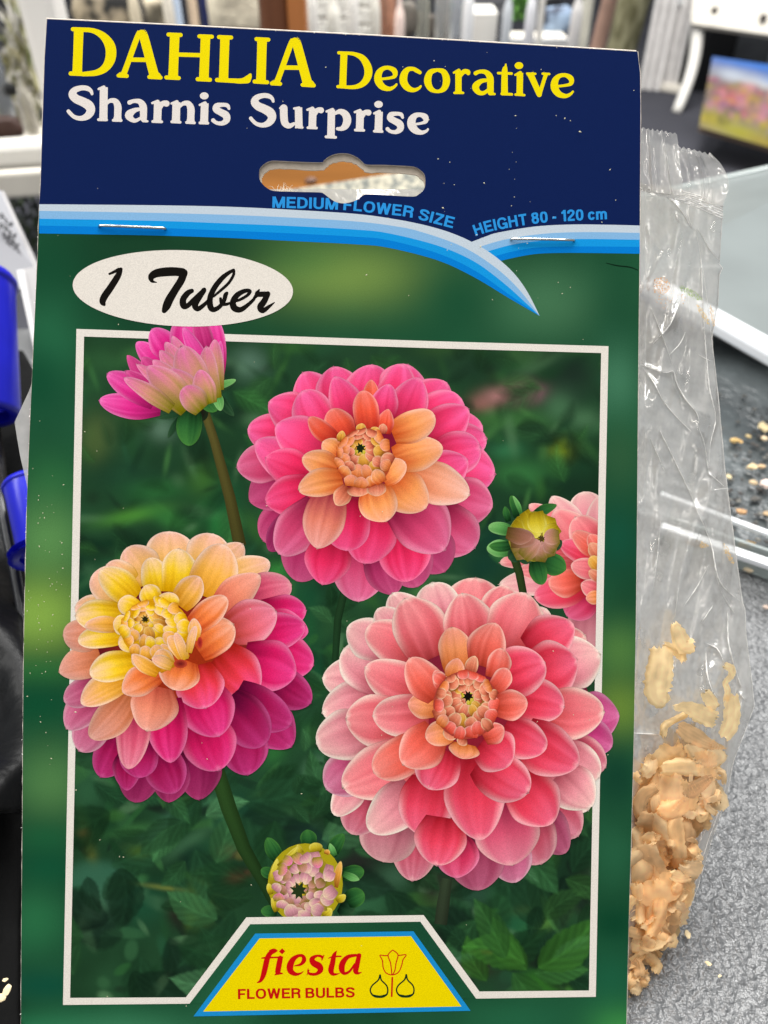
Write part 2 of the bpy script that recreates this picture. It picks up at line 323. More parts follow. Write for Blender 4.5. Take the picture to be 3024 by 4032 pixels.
for j in range(ny):
    for i in range(nx):
        u, v = i / (nx - 1), j / (ny - 1); p = Vector((316, 1310)).lerp(Vector((2381, 1377)), u).lerp(Vector((262, 3942)).lerp(Vector((2332, 3912)), u), v); Xg[j, i], Yg[j, i] = p.x, p.y
C = piccol(Xg, Yg); GL = ['#1a3a20', '#24482a', '#2c5631', '#38663c', '#46764c', '#16301e', '#30582c']
C = paint_leaves(C, Xg, Yg, 5, 120, (300, 2350, 1350, 2500), ['#1a3a20', '#24482a', '#2f5a2c', '#14291b', '#356a34'], 70, 190, 30, .6)
C = paint_leaves(C, Xg, Yg, 1, 90, (280, 2330, 2750, 3950), ['#12241a', '#1a3a20', '#20442a'], 150, 340, 22, .8)
C = paint_leaves(C, Xg, Yg, 2, 75, (280, 2330, 2900, 3900), GL, 120, 300, 12, .8)
C = paint_leaves(C, Xg, Yg, 9, 26, (1050, 1350, 2250, 3250), GL[:4], 70, 160, 10, .8)
C = paint_leaves(C, Xg, Yg, 12, 7, (1900, 2150, 3700, 3900), ['#376a28', '#2f5c2a'], 190, 300, 9, .9)
C = C.reshape(-1, 3) * PRINT_GAIN
mb.add([L(x_, y_, Z['pic'] * ZU) for x_, y_ in zip(Xg.ravel(), Yg.ravel())], [(j * nx + i, (j + 1) * nx + i, (j + 1) * nx + i + 1, j * nx + i + 1) for j in range(ny - 1) for i in range(nx - 1)], [tuple(c) for c in C]); mb.build('garden_print', M_PRINT, card)

# --- filled flat shapes
def flat(name, loops, z, col, parent=card):
    mb = MB(); vs, fs = fill_loops(loops, z * ZU); mb.add(vs, fs, gain(lin(col))); return mb.build(name, M_PRINT, parent)
OUT_B = [(301, 1295), (1700, 1343), (2396, 1363), (2346, 3925), (1874, 3932), (1655, 3629), (985, 3639), (747, 3952), (248, 3957)]
IN_B = [(331, 1325), (1700, 1371), (2367, 1390), (2319, 3900), (1888, 3904), (1668, 3603), (970, 3612), (732, 3927), (276, 3929)]
flat('white_border', [OUT_B, IN_B], Z['border'], '#e8dfd3')
# card-green margin under the picture notch and around the picture (covers the picture's surplus)
mb = MB()
def strip(pa, pb, z, colf):
    n = 14; vs = []; cs = []
    for k in range(2):
        for i in range(n + 1):
            p = pa if k == 0 else pb
            q = [(p[0][0] + (p[1][0] - p[0][0]) * i / n), (p[0][1] + (p[1][1] - p[0][1]) * i / n)]
            vs.append(L(q[0], q[1], z * ZU)); cs.append(q)
    C = blobs_color(np.array([q[0] for q in cs]), np.array([q[1] for q in cs]), lin('#1c4c31'), GB, .22, 3, 260) * PRINT_GAIN
    mb.add(vs, [(i + n + 1, i + n + 2, i + 1, i) for i in range(n)], [tuple(c) for c in C])
strip([(985, 3639), (1655, 3629)], [(747, 3951), (1874, 3931)], Z['notch'], None)
mb.build('notch_print', M_PRINT, card)
flat('logo_edge', [[(762, 4002), (1005, 3676), (1628, 3667), (1853, 3980)]], Z['logo'], '#1c8ccb')
flat('logo_panel', [[(800, 3983), (1022, 3695), (1618, 3686), (1817, 3963)]], Z['logo'] + 1, '#eed400')

# --- header navy and the blue bands
def cr(p, k=6):
    out = []; n = len(p)
    for i in range(n - 1):
        a, b, c, d = [Vector(p[min(max(i + j, 0), n - 1)]) for j in (-1, 0, 1, 2)]
        for q in range(k):
            t = q / k; out.append(tuple(0.5 * ((2 * b) + (c - a) * t + (2 * a - 5 * b + 4 * c - d) * t * t + (-a + 3 * b - 3 * c + d) * t ** 3)))
    return out + [tuple(p[-1])]
lx = interp(LEFT, 830) + 2; rx = 2519
B0 = cr([(lx, 804), (600, 808), (900, 814), (1150, 826), (1400, 842), (1550, 862), (1671, 886), (1768, 914), (1855, 951), (1941, 1003), (2019, 1071), (2076, 1148), (2125, 1244)])
B1 = cr([(lx, 830), (600, 838), (900, 846), (1150, 857), (1400, 872), (1550, 890), (1652, 911), (1816, 969), (1941, 1046), (2038, 1133), (2125, 1244)])
B2 = cr([(lx, 861), (600, 869), (900, 880), (1150, 890), (1400, 904), (1527, 918), (1720, 966), (1864, 1028), (1980, 1112), (2076, 1198), (2125, 1244)])
B3 = cr([(lx, 888), (600, 897), (900, 908), (1150, 919), (1400, 932), (1527, 945), (1720, 996), (1864, 1062), (1990, 1149), (2125, 1244)])
B4 = cr([(lx, 919), (600, 927), (900, 937), (1150, 949), (1400, 962), (1527, 975), (1720, 1024), (1864, 1090), (2009, 1177), (2125, 1244)])
for nm, a_, b_, col in (('pale_band', B0, B1, '#c4cfd8'), ('light_blue_band', B1, B2, '#84b4dc'), ('mid_blue_band', B2, B3, '#1495dc'), ('blue_band', B3, B4, '#047cd0')):
    flat(nm, [a_ + b_[::-1][1:]], Z['lband'] + {'p': 0, 'l': .3, 'm': .6, 'b': .9}[nm[0]], col)
C0 = cr([(1850, 955), (1913, 931), (1961, 916), (2105, 892), (2250, 884), (2400, 885), (rx, 888)])
C1 = cr([(1850, 985), (1980, 945), (2134, 921), (2298, 914), (rx, 917)])
C2 = cr([(1850, 1012), (2009, 965), (2153, 946), (2298, 941), (rx, 944)])
C3 = cr([(1850, 1038), (2038, 986), (2202, 971), (rx, 972)])
C4 = cr([(1850, 1058), (2057, 1008), (2202, 996), (rx, 999)])
for nm, a_, b_, col in (('pale_band', C0, C1, '#c4cfd8'), ('light_blue_band', C1, C2, '#84b4dc'), ('mid_blue_band', C2, C3, '#1495dc'), ('blue_band', C3, C4, '#047cd0')):
    # left end hides below the swoosh
    flat(nm, [a_ + b_[::-1]], Z['rband'] + {'p': 0, 'l': .3, 'm': .6, 'b': .9}[nm[0]], col)
ins = 2.0
navy_top = [(x + (ins if x < 200 else 0), y + ins + 1) for x, y in dense(TOP, 120)]
navy = navy_top + [(x - ins, y) for x, y in RIGHT if y < 888] + [(rx, 889)] + C0[::-1] + [p for p in B0[::-1] if p[0] < 1850] + [(x + ins, y) for x, y in LEFT[::-1] if 72 < y < 804]
flat('navy_print', [navy, [(x * .998 + 2.7, y) for x, y in HOLE_S]], Z['navy'], '#0e2050')

# --- lettering: strokes of varying width, united into one clean mesh
def stroke_faces(P, flat_ends=False, k=5, nc=14):
    """P: list of (x, y, w); returns convex pieces (lists of points)"""
    pts = [Vector(p) for p in P]; n = len(pts); S = []
    if n == 1: S = pts
    else:
        for i in range(n - 1):
            a, b, c, d = [pts[min(max(i + j, 0), n - 1)] for j in (-1, 0, 1, 2)]
            kk = 1 if n == 2 else k
            for q in range(kk):
                t = q / kk; S.append(0.5 * ((2 * b) + (c - a) * t + (2 * a - 5 * b + 4 * c - d) * t * t + (-a + 3 * b - 3 * c + d) * t ** 3))
        S.append(pts[-1])
    res = []
    for i, s in enumerate(S):
        r = s.z / 2
        if flat_ends and min((s.xy - S[0].xy).length, (s.xy - S[-1].xy).length) < r * 1.02: continue
        res.append([(s.x + r * math.cos(2 * math.pi * q / nc + .1), s.y + r * math.sin(2 * math.pi * q / nc + .1)) for q in range(nc)])
    for a, b in zip(S, S[1:]):
        d = Vector((b.x - a.x, b.y - a.y))
        if d.length < 1e-6: continue
        d.normalize(); nn = Vector((-d.y, d.x))
        res.append([(a.x + nn.x * a.z / 2, a.y + nn.y * a.z / 2), (b.x + nn.x * b.z / 2, b.y + nn.y * b.z / 2), (b.x - nn.x * b.z / 2, b.y - nn.y * b.z / 2), (a.x - nn.x * a.z / 2, a.y - nn.y * a.z / 2)])
    return res
def union_polys(polys, cut=None):
    vs = []; fs = []
    for p in polys:
        ar = sum(p[i][0] * p[(i + 1) % len(p)][1] - p[(i + 1) % len(p)][0] * p[i][1] for i in range(len(p)))
        if ar < 0: p = p[::-1]
        fs.append(list(range(len(vs), len(vs) + len(p)))); vs += [Vector(q) for q in p]
    nf = len(fs)
    if cut:
        c = cut; ar = sum(c[i][0] * c[(i + 1) % len(c)][1] - c[(i + 1) % len(c)][0] * c[i][1] for i in range(len(c)))
        if ar < 0: c = c[::-1]
        fs.append(list(range(len(vs), len(vs) + len(c)))); vs += [Vector(q) for q in c]
    ov, oe, of, _, _, src = delaunay_2d_cdt(vs, [], fs, 1, 1e-4)
    def inside(x, y, p):
        r = False; j = len(p) - 1
        for i in range(len(p)):
            if (p[i][1] > y) != (p[j][1] > y) and x < (p[j][0] - p[i][0]) * (y - p[i][1]) / (p[j][1] - p[i][1]) + p[i][0]: r = not r
            j = i
        return r
    bb = [(min(q[0] for q in p), max(q[0] for q in p), min(q[1] for q in p), max(q[1] for q in p)) for p in polys]
    keep = []
    for f in of:
        cx = sum(ov[i].x for i in f) / len(f); cy = sum(ov[i].y for i in f) / len(f)
        if cut and inside(cx, cy, cut): continue
        if any(b[0] <= cx <= b[1] and b[2] <= cy <= b[3] and inside(cx, cy, p) for p, b in zip(polys, bb)): keep.append(f)
    return [(v.x, v.y) for v in ov], keep
def letters(name, glyphs, frame, z, col, parent=card, cut=None):
    mb = MB(); c = gain(lin(col))
    for g in glyphs:
        polys = []
        for st in g:
            if st[0] == 'F': polys += stroke_faces(st[1:], True)
            elif st[0] == 'P': polys.append(list(st[1:]))
            elif st[0] == 'E':
                x, y, rx_, ry_ = st[1:]; polys.append([(x + rx_ * math.cos(q * math.pi / 12), y + ry_ * math.sin(q * math.pi / 12)) for q in range(24)])
            else: polys += stroke_faces(st)
        pv, pf = union_polys([[frame(*q) for q in p] for p in polys], cut)
        vs = [L(x, y, z * ZU) for x, y in pv]; mb.add(vs, [tuple(f[::-1]) for f in pf], c)
    return mb.build(name, M_PRINT, parent)
ident0 = lambda x, y: (x, y)
def xf(g, sx, sy, dx, dy, ws=None):
    ws = ws or (sx + sy) / 2; out = []
    for st in g:
        if st[0] == 'E': out.append(['E', st[1] * sx + dx, st[2] * sy + dy, st[3] * sx, st[4] * sy])
        elif st[0] == 'F': out.append(['F'] + [(p[0] * sx + dx, p[1] * sy + dy, p[2] * ws) for p in st[1:]])
        else: out.append([(p[0] * sx + dx, p[1] * sy + dy, p[2] * ws) for p in st])
    return out
def stem(x0, y0, x1, y1, w, fl=1.32):
    h = 22 * w / 62
    def q(t, ww): return (x0 + (x1 - x0) * t, y0 + (y1 - y0) * t, ww)
    Lh = math.hypot(x1 - x0, y1 - y0); e = h / Lh
    return ['F', q(0, w * fl), q(e * .5, w * (1 + (fl - 1) * .4)), q(e * 1.2, w), q(1 - e * 1.2, w), q(1 - e * .5, w * (1 + (fl - 1) * .4)), q(1, w * fl)]
FT1 = fr(240, 80, 1030 / 1659)
gA = [['F', (500, 70, 30), (478, 122, 36), (404, 325, 37), (396, 338, 50), (392, 348, 62)], ['F', (512, 75, 52), (527, 110, 58), (585, 325, 60), (591, 342, 68), (596, 360, 84)], [(511, 84, 50)], ['F', (492, 90, 40), (530, 100, 50)],
      [(430, 249, 28), (560, 251, 28)], [(365, 350, 25), (418, 353, 25)], [(560, 359, 25), (632, 363, 25)]]
G_DAHLIA = [
 [stem(113, 58, 103, 338, 61), [(76, 56, 27), (170, 60, 27)], [(62, 337, 27), (150, 341, 27)], [(130, 59, 28), (205, 66, 32), (270, 102, 48), (312, 165, 66), (314, 240, 66), (282, 300, 52), (225, 332, 38), (140, 341, 28)]],
 gA,
 [stem(722, 88, 711, 362, 61), [(682, 90, 26), (759, 93, 26)], [(668, 362, 26), (747, 366, 26)], stem(917, 100, 906, 374, 61), [(878, 101, 26), (957, 104, 26)], [(867, 373, 26), (945, 377, 26)], [(745, 217, 27), (880, 221, 27)]],
 [stem(1040, 106, 1031, 378, 59), [(1002, 106, 26), (1079, 109, 26)], [(990, 378, 27), (1090, 383, 29), (1150, 384, 34), (1188, 366, 38), (1201, 344, 16)], [(1090, 383, 26), (1180, 389, 22), (1196, 372, 20)]],
 [stem(1276, 119, 1268, 391, 61), [(1240, 119, 26), (1315, 123, 26)], [(1228, 388, 26), (1308, 393, 26)]],
 xf(gA, 1, 1, 972, 50)]
letters('title_lettering', G_DAHLIA, FT1, Z['text'], '#f0da04', card)
FT2 = fr(1300, 160, 1000 / 1659)
gE = [[(322, 252, 17), (395, 243, 19), (423, 229, 28), (419, 197, 36), (383, 177, 26), (343, 184, 30), (317, 215, 44), (314, 260, 50), (340, 300, 42), (385, 315, 28), (418, 302, 19), (433, 286, 15)]]
gR = [[ 'F', (838, 196, 42), (838, 320, 42), (838, 332, 50), (839, 342, 58)], [(808, 209, 14), (840, 195, 24)], [(812, 341, 16), (868, 341, 16)], [(850, 228, 26), (874, 202, 30), (898, 204, 32), (902, 213, 26)]]
G_DECO = [
 [stem(90, 82, 82, 302, 46), [(56, 79, 21), (130, 83, 21)], [(50, 300, 21), (120, 304, 21)], [(100, 81, 21), (160, 88, 26), (215, 118, 42), (247, 178, 52), (245, 235, 50), (215, 280, 40), (165, 302, 28), (100, 304, 21)]],
 gE,
 [[(586, 208, 24), (566, 196, 28), (540, 184, 26), (505, 190, 34), (482, 225, 48), (480, 270, 50), (506, 308, 42), (545, 323, 28), (578, 312, 19), (592, 297, 14)]],
 [[(700, 191, 22), (742, 205, 38), (760, 258, 48), (744, 312, 38), (700, 332, 22), (656, 312, 38), (637, 262, 48), (654, 208, 38), (700, 191, 22)]],
 gR,
 [[(950, 213, 27), (978, 202, 24), (1018, 207, 32), (1044, 240, 44), (1047, 300, 43), (1048, 338, 40)], [(1050, 345, 24), (1074, 349, 15)], [(1038, 258, 20), (985, 265, 30), (950, 300, 46), (968, 336, 34), (1003, 342, 26), (1036, 318, 20)]],
 [[ 'F', (1147, 152, 8), (1146, 172, 18), (1140, 200, 38), (1139, 330, 44), (1140, 350, 50)], [(1147, 155, 11), (1146, 170, 14)], [(1098, 212, 17), (1185, 215, 17)], [(1122, 347, 20), (1187, 351, 17)]],
 [['E', 1233, 163, 28, 23], ['F', (1240, 210, 42), (1238, 335, 42), (1238, 346, 50), (1238, 354, 58)], [(1209, 224, 14), (1242, 209, 22)], [(1211, 352, 16), (1268, 356, 16)]],
 [['F', (1306, 214, 54), (1312, 228, 42), (1368, 352, 38)], ['F', (1410, 214, 40), (1406, 230, 26), (1366, 355, 26)], [(1366, 352, 34)], [(1287, 215, 16), (1340, 217, 16)], [(1388, 216, 16), (1431, 218, 16)]],
 xf(gE, 1, .99, 1152, 50)]
letters('variety_lettering', G_DECO, FT2, Z['text'], '#f0da04', card)
FT3 = fr(240, 320, 700 / 1659); FT4 = fr(940, 340, 800 / 1659)
gS = [[(290, 118, 26), (278, 88, 36), (243, 66, 46), (190, 62, 48), (130, 82, 58), (108, 122, 76), (140, 163, 80), (205, 192, 84), (262, 228, 90), (278, 275, 80), (248, 323, 66), (190, 346, 46), (130, 335, 38), (92, 305, 36), (70, 280, 36)]]
gr = [['F', (905, 190, 74), (900, 355, 74), (899, 366, 82), (898, 378, 90)], [(852, 203, 22), (902, 190, 36)], [(857, 375, 26), (940, 378, 26)], [(925, 255, 30), (950, 208, 46), (985, 208, 58)]]
gi = [['E', 1337, 136, 41, 33], ['F', (1342, 205, 72), (1336, 368, 74), (1335, 380, 82), (1334, 392, 90)], [(1296, 221, 22), (1345, 203, 32)], [(1297, 388, 26), (1371, 391, 26)]]
gs = [[(1568, 255, 26), (1552, 226, 38), (1505, 219, 38), (1455, 230, 54), (1446, 262, 60), (1490, 288, 64), (1540, 318, 70), (1545, 362, 62), (1505, 392, 42), (1450, 387, 34), (1420, 364, 38)]]
G_SH = [gS,
 [['F', (400, 55, 74), (396, 340, 76), (394, 350, 84), (392, 362, 92)], [(352, 72, 22), (400, 55, 32)], [(350, 358, 26), (425, 360, 26)], [(425, 215, 20), (455, 183, 38), (505, 185, 52), (530, 232, 68), (530, 300, 68), (529, 340, 68)], ['F', (529, 330, 68), (528, 348, 76), (527, 366, 88)], [(488, 364, 26), (562, 366, 26)]],
 [[(640, 198, 42), (682, 184, 36), (735, 190, 50), (766, 232, 68), (770, 300, 66), (770, 345, 62)], [(770, 366, 34), (806, 373, 22)], [(745, 259, 28), (685, 272, 46), (636, 312, 76), (652, 348, 56), (692, 368, 36), (742, 345, 28)]],
 gr,
 [['F', (1078, 195, 74), (1073, 358, 76), (1072, 370, 84), (1071, 382, 92)], [(1033, 207, 22), (1082, 193, 34)], [(1034, 378, 26), (1112, 382, 26)], [(1108, 240, 22), (1140, 208, 38), (1188, 208, 52), (1212, 255, 68), (1212, 320, 68), (1211, 360, 68)], ['F', (1211, 350, 68), (1210, 372, 76), (1209, 388, 88)], [(1172, 384, 26), (1245, 388, 26)]],
 gi, gs]
letters('name_lettering', G_SH, FT3, Z['text'], '#e6dcd4', card)
gr4 = xf(gr, .84, .85, 553 - 843 * .84, 170 - 178 * .85)
G_SU = [xf(gS, .833, .85, 80 - 48 * .833, 55 - 38 * .85),
 [[(367, 178, 62), (369, 250, 62), (378, 300, 58), (412, 323, 42), (452, 305, 26)], ['F', (488, 172, 60), (491, 325, 62), (492, 338, 68)], [(338, 178, 18), (378, 170, 28)], [(452, 181, 18), (492, 177, 26)], [(490, 333, 22), (521, 336, 18)]],
 gr4,
 [['F', (757, 190, 60), (753, 395, 62), (752, 404, 70), (751, 416, 78)], [(718, 205, 20), (766, 190, 28)], [(713, 412, 23), (791, 416, 23)], [(785, 222, 24), (828, 205, 42), (870, 228, 60), (886, 275, 66), (871, 322, 58), (838, 346, 36), (806, 346, 26)]],
 xf(gr4, 1, 1, 387, 19),
 xf(gi, .856, .87, 1097 - 1285 * .856, 118 - 103 * .87),
 xf(gs, .835, .86, 1198 - 1400 * .835, 207 - 200 * .86),
 [[(1428, 312, 19), (1495, 300, 23), (1527, 284, 36), (1522, 250, 50), (1482, 232, 36), (1440, 240, 46), (1413, 275, 66), (1413, 320, 68), (1442, 358, 58), (1490, 377, 36), (1530, 366, 24), (1545, 350, 17)]]]
letters('name_lettering', G_SU, FT4, Z['text'], '#e6dcd4', card)

# printed lettering in the built-in sans face, emboldened, laid along a curved baseline
def font_tris(text, off=0.028, sp=1.0):
    cu_ = bpy.data.curves.new('t', 'FONT'); cu_.body = text; cu_.size = 1; cu_.offset = off; cu_.resolution_u = 4; cu_.space_character = sp
    o = bpy.data.objects.new('t', cu_); COL.objects.link(o); bpy.context.view_layer.update()
    me = bpy.data.meshes.new_from_object(o.evaluated_get(bpy.context.evaluated_depsgraph_get()))
    v = np.array([(p.co.x, p.co.y) for p in me.vertices]); f = [list(p.vertices) for p in me.polygons]
    bpy.data.objects.remove(o); bpy.data.meshes.remove(me); bpy.data.curves.remove(cu_); return v, f
W_ = .185
def _s(*p): return ['F'] + [(a, b, W_) for a, b in p]
def _a(*p): return ['C'] + [(a, b, W_) for a, b in p]
h_ = W_ / 2
SANS = {  # glyph strokes on a unit cap height, y down from 0 (top) to 1 (baseline); advance width
 'M': (.86, [_s((h_, 0), (h_, 1)), _s((.86 - h_, 0), (.86 - h_, 1)), _s((h_ + .02, 0), (.43, 1)), _s((.84 - h_, 0), (.43, 1))]),
 'E': (.62, [_s((h_, 0), (h_, 1)), _s((0, h_), (.62, h_)), _s((0, .49), (.57, .49)), _s((0, 1 - h_), (.64, 1 - h_))]),
 'D': (.70, [_s((h_, 0), (h_, 1)), _a((h_, h_), (.30, h_), (.50, .16), (.605, .34), (.61, .5), (.605, .66), (.50, .84), (.30, 1 - h_), (h_, 1 - h_))]),
 'I': (.19, [_s((h_, 0), (h_, 1))]),
 'U': (.70, [_s((h_, 0), (h_, .62)), _s((.70 - h_, 0), (.70 - h_, .62)), _a((h_, .6), (.11, .78), (.22, .90), (.35, .925), (.48, .90), (.59, .78), (.70 - h_, .6))]),
 'F': (.58, [_s((h_, 0), (h_, 1)), _s((0, h_), (.60, h_)), _s((0, .51), (.53, .51))]),
 'L': (.56, [_s((h_, 0), (h_, 1)), _s((0, 1 - h_), (.58, 1 - h_))]),
 'O': (.78, [_a((.39, .08), (.56, .13), (.67, .3), (.69, .5), (.67, .7), (.56, .87), (.39, .92), (.22, .87), (.11, .7), (.09, .5), (.11, .3), (.22, .13), (.39, .08))]),
 'W': (.98, [_s((.08, 0), (.27, 1)), _s((.49, 0), (.27, 1)), _s((.49, 0), (.71, 1)), _s((.90, 0), (.71, 1))]),
 'R': (.70, [_s((h_, 0), (h_, 1)), _a((h_, h_), (.40, h_), (.56, .17), (.59, .28), (.55, .42), (.40, .50), (h_, .51)), _a((.40, .51), (.54, .57), (.58, .70), (.60, 1))]),
 'S': (.68, [_a((.59, .29), (.55, .15), (.36, .085), (.16, .13), (.11, .28), (.20, .40), (.40, .49), (.57, .60), (.58, .77), (.48, .89), (.33, .92), (.15, .87), (.085, .70))]),
 'Z': (.62, [_s((.02, h_), (.60, h_)), _s((.54, .10), (.08, .90)), _s((0, 1 - h_), (.62, 1 - h_))]),
 'H': (.70, [_s((h_, 0), (h_, 1)), _s((.70 - h_, 0), (.70 - h_, 1)), _s((0, .48), (.70, .48))]),
 'G': (.76, [_a((.66, .30), (.58, .14), (.39, .08), (.20, .14), (.10, .34), (.09, .55), (.14, .77), (.26, .90), (.42, .92), (.58, .85), (.65, .70), (.66, .56)), _s((.40, .57), (.75, .57)), _s((.69, .55), (.69, 1))]),
 'T': (.62, [_s((0, h_), (.62, h_)), _s((.31, 0), (.31, 1))]),
 'B': (.68, [_s((h_, 0), (h_, 1)), _a((h_, h_), (.38, h_), (.52, .16), (.55, .27), (.51, .40), (.38, .475), (h_, .48)), _a((.38, .49), (.54, .55), (.59, .70), (.55, .84), (.40, 1 - h_), (h_, 1 - h_))]),
 '8': (.56, [_a((.28, .085), (.43, .14), (.455, .27), (.40, .40), (.28, .46), (.16, .40), (.105, .27), (.13, .14), (.28, .085)), _a((.28, .46), (.43, .54), (.475, .70), (.42, .86), (.28, .92), (.14, .86), (.085, .70), (.13, .54), (.28, .46))]),
 '0': (.56, [_a((.28, .085), (.42, .16), (.475, .35), (.48, .5), (.475, .65), (.42, .84), (.28, .92), (.14, .84), (.085, .65), (.08, .5), (.085, .35), (.14, .16), (.28, .085))]),
 '-': (.30, [_s((0, .62), (.30, .62))]),
 '1': (.40, [_s((.30, 0), (.30, 1)), _a((.05, .26), (.18, .22), (.27, .06))]),
 '2': (.56, [_a((.09, .34), (.11, .17), (.28, .085), (.44, .15), (.47, .30), (.40, .46), (.24, .62), (.13, .76), (.09, .90)), _s((.02, 1 - h_), (.55, 1 - h_))]),
 'c': (.52, [_a((.45, .48), (.38, .38), (.27, .35), (.14, .42), (.09, .63), (.14, .84), (.27, .92), (.38, .88), (.45, .77))]),
 'm': (.84, [_s((h_, .28), (h_, 1)), _a((h_, .50), (.16, .38), (.30, .36), (.40, .42), (.42, .60), (.42, 1)), _a((.42, .50), (.50, .38), (.63, .36), (.73, .42), (.75, .60), (.75, 1))]),
}
def text_along(name, text, base, cap, frame, z, col, off=0.028, cut=None, parent=card):
    xs = []; x = 0
    for chx in text:
        if chx == ' ': x += .26; continue
        xs.append((x, chx)); x += SANS[chx][0] + .105
    total = x - .105
    bp = [Vector(p) for p in cr(base, 8)]; sl = [0]
    for a, b in zip(bp, bp[1:]): sl.append(sl[-1] + (b - a).length)
    def at(s):
        for i in range(len(bp) - 1):
            if s <= sl[i + 1] or i == len(bp) - 2:
                t = (s - sl[i]) / (sl[i + 1] - sl[i]); d = (bp[i + 1] - bp[i]).normalized(); return bp[i].lerp(bp[i + 1], t), d
    k = sl[-1] / total; mb = MB(); c = gain(lin(col))
    for x, chx in xs:
        polys = []; wd = SANS[chx][0]; p, d = at((x + wd / 2) * k); d = (at(min((x + wd), total) * k)[0] - at(x * k)[0]).normalized()
        for st in SANS[chx][1]:
            polys += stroke_faces(st[1:], True) if st[0] == 'F' else stroke_faces(st[1:], 'C')
        fp = []
        for q in polys:
            fp.append([frame(p.x + d.x * (a - wd / 2) * k + d.y * (1 - b) * cap, p.y + d.y * (a - wd / 2) * k - d.x * (1 - b) * cap) for a, b in q])
        pv, pf = union_polys(fp, cut)
        mb.add([L(x_, y_, z * ZU) for x_, y_ in pv], [tuple(q[::-1]) for q in pf], c)
    return mb.build(name, M_PRINT, parent)
FT7 = fr(1040, 740, 1400 / 1659)
text_along('size_lettering', 'MEDIUM FLOWER SIZE', [(38, 92), (160, 95), (290, 99), (420, 107), (540, 121), (640, 131), (700, 142), (790, 165), (878, 188)], 52, FT7, Z['text'], '#2c92da', 0.022, [(x, y) for x, y in HOLE_S])
text_along('height_lettering', 'HEIGHT 80 - 120 cm', [(988, 225), (1045, 206), (1110, 192), (1170, 181), (1228, 172), (1320, 161), (1450, 153), (1600, 146)], 53, FT7, Z['text'], '#2c92da', 0.022)
FT6 = fr(900, 3700, 800 / 1659)
text_along('bulbs_lettering', 'FLOWER BULBS', [(77, 486), (550, 478), (1030, 471)], 83, FT6, Z['logo'] + 2.2, '#c4120e', 0.03)
RED = '#c80c10'
G_FI = [
 [[(233, 351, 7), (262, 335, 26), (285, 285, 42), (303, 210, 46), (318, 150, 44), (340, 112, 38), (372, 100, 22), (392, 92, 14)], [(338, 92, 18), (366, 82, 20), (390, 90, 20)], [(268, 151, 7), (300, 148, 15), (440, 143, 12)], [(422, 152, 44), (408, 225, 46), (402, 262, 44)], [(378, 287, 8), (402, 276, 24), (440, 276, 9)], ['P', (411, 98), (437, 70), (463, 94), (438, 120)]],
 [[(538, 214, 8), (588, 202, 22), (616, 168, 36), (606, 134, 28), (568, 132, 26), (526, 162, 44), (502, 214, 56), (508, 258, 48), (548, 282, 30), (590, 274, 14), (610, 258, 5)]],
 [[(762, 165, 8), (762, 140, 22), (722, 132, 20), (682, 156, 40), (694, 190, 52), (738, 216, 56), (750, 250, 44), (715, 280, 26), (668, 280, 24), (648, 262, 14), (650, 236, 6)], [(778, 128, 10), (762, 168, 8)], [(640, 288, 7), (656, 250, 10)]],
 [[(882, 92, 6), (862, 128, 34), (848, 195, 44), (836, 250, 46), (852, 281, 28), (890, 280, 12), (910, 272, 4)], [(816, 152, 7), (850, 139, 13), (917, 136, 13)]],
 [[(1068, 128, 16), (1030, 128, 24), (972, 142, 34), (932, 190, 48), (924, 242, 48), (946, 276, 26), (988, 258, 20), (1030, 200, 16)], [(1066, 128, 36), (1048, 210, 42), (1038, 255, 44), (1055, 274, 22), (1084, 267, 7)], ['P', (1050, 122), (1085, 119), (1083, 140), (1046, 140)]]]
letters('logo_lettering', G_FI, FT6, Z['logo'] + 2.2, RED)
TU = [[[(1340, 85, 8), (1318, 104, 9), (1302, 130, 9), (1322, 190, 9), (1330, 250, 9), (1333, 286, 9)], [(1340, 85, 8), (1368, 104, 9), (1384, 130, 9), (1368, 190, 9), (1358, 250, 9), (1340, 286, 9)],
       [(1302, 130, 9), (1270, 130, 9), (1236, 128, 8), (1256, 170, 9), (1262, 225, 9), (1285, 270, 9), (1333, 288, 9), (1385, 268, 9), (1412, 215, 9), (1424, 165, 9), (1450, 125, 8), (1410, 126, 9), (1384, 130, 9)], [(1337, 310, 14), (1332, 462, 14)]]]
letters('tulip_emblem', TU, FT6, Z['logo'] + 2.2, RED)
def bulb(dx, dy): return [[(1237 + dx, 290 + dy, 16), (1222 + dx, 330 + dy, 12), (1175 + dx, 372 + dy, 12), (1157 + dx, 412 + dy, 12), (1172 + dx, 448 + dy, 14), (1200 + dx, 462 + dy, 22), (1232 + dx, 466 + dy, 20), (1262 + dx, 462 + dy, 22), (1292 + dx, 446 + dy, 14), (1300 + dx, 410 + dy, 12), (1288 + dx, 372 + dy, 12), (1248 + dx, 330 + dy, 12), (1240 + dx, 290 + dy, 10)]]
letters('bulb_emblem', [bulb(0, 0), bulb(214, -2)], FT6, Z['logo'] + 2.2, '#16301a')
letters('scratch_mark', [[[(2388, 1036, 3), (2430, 1046, 5), (2480, 1052, 5), (2512, 1064, 3)]]], ident0, Z['lband'], '#0b2416')
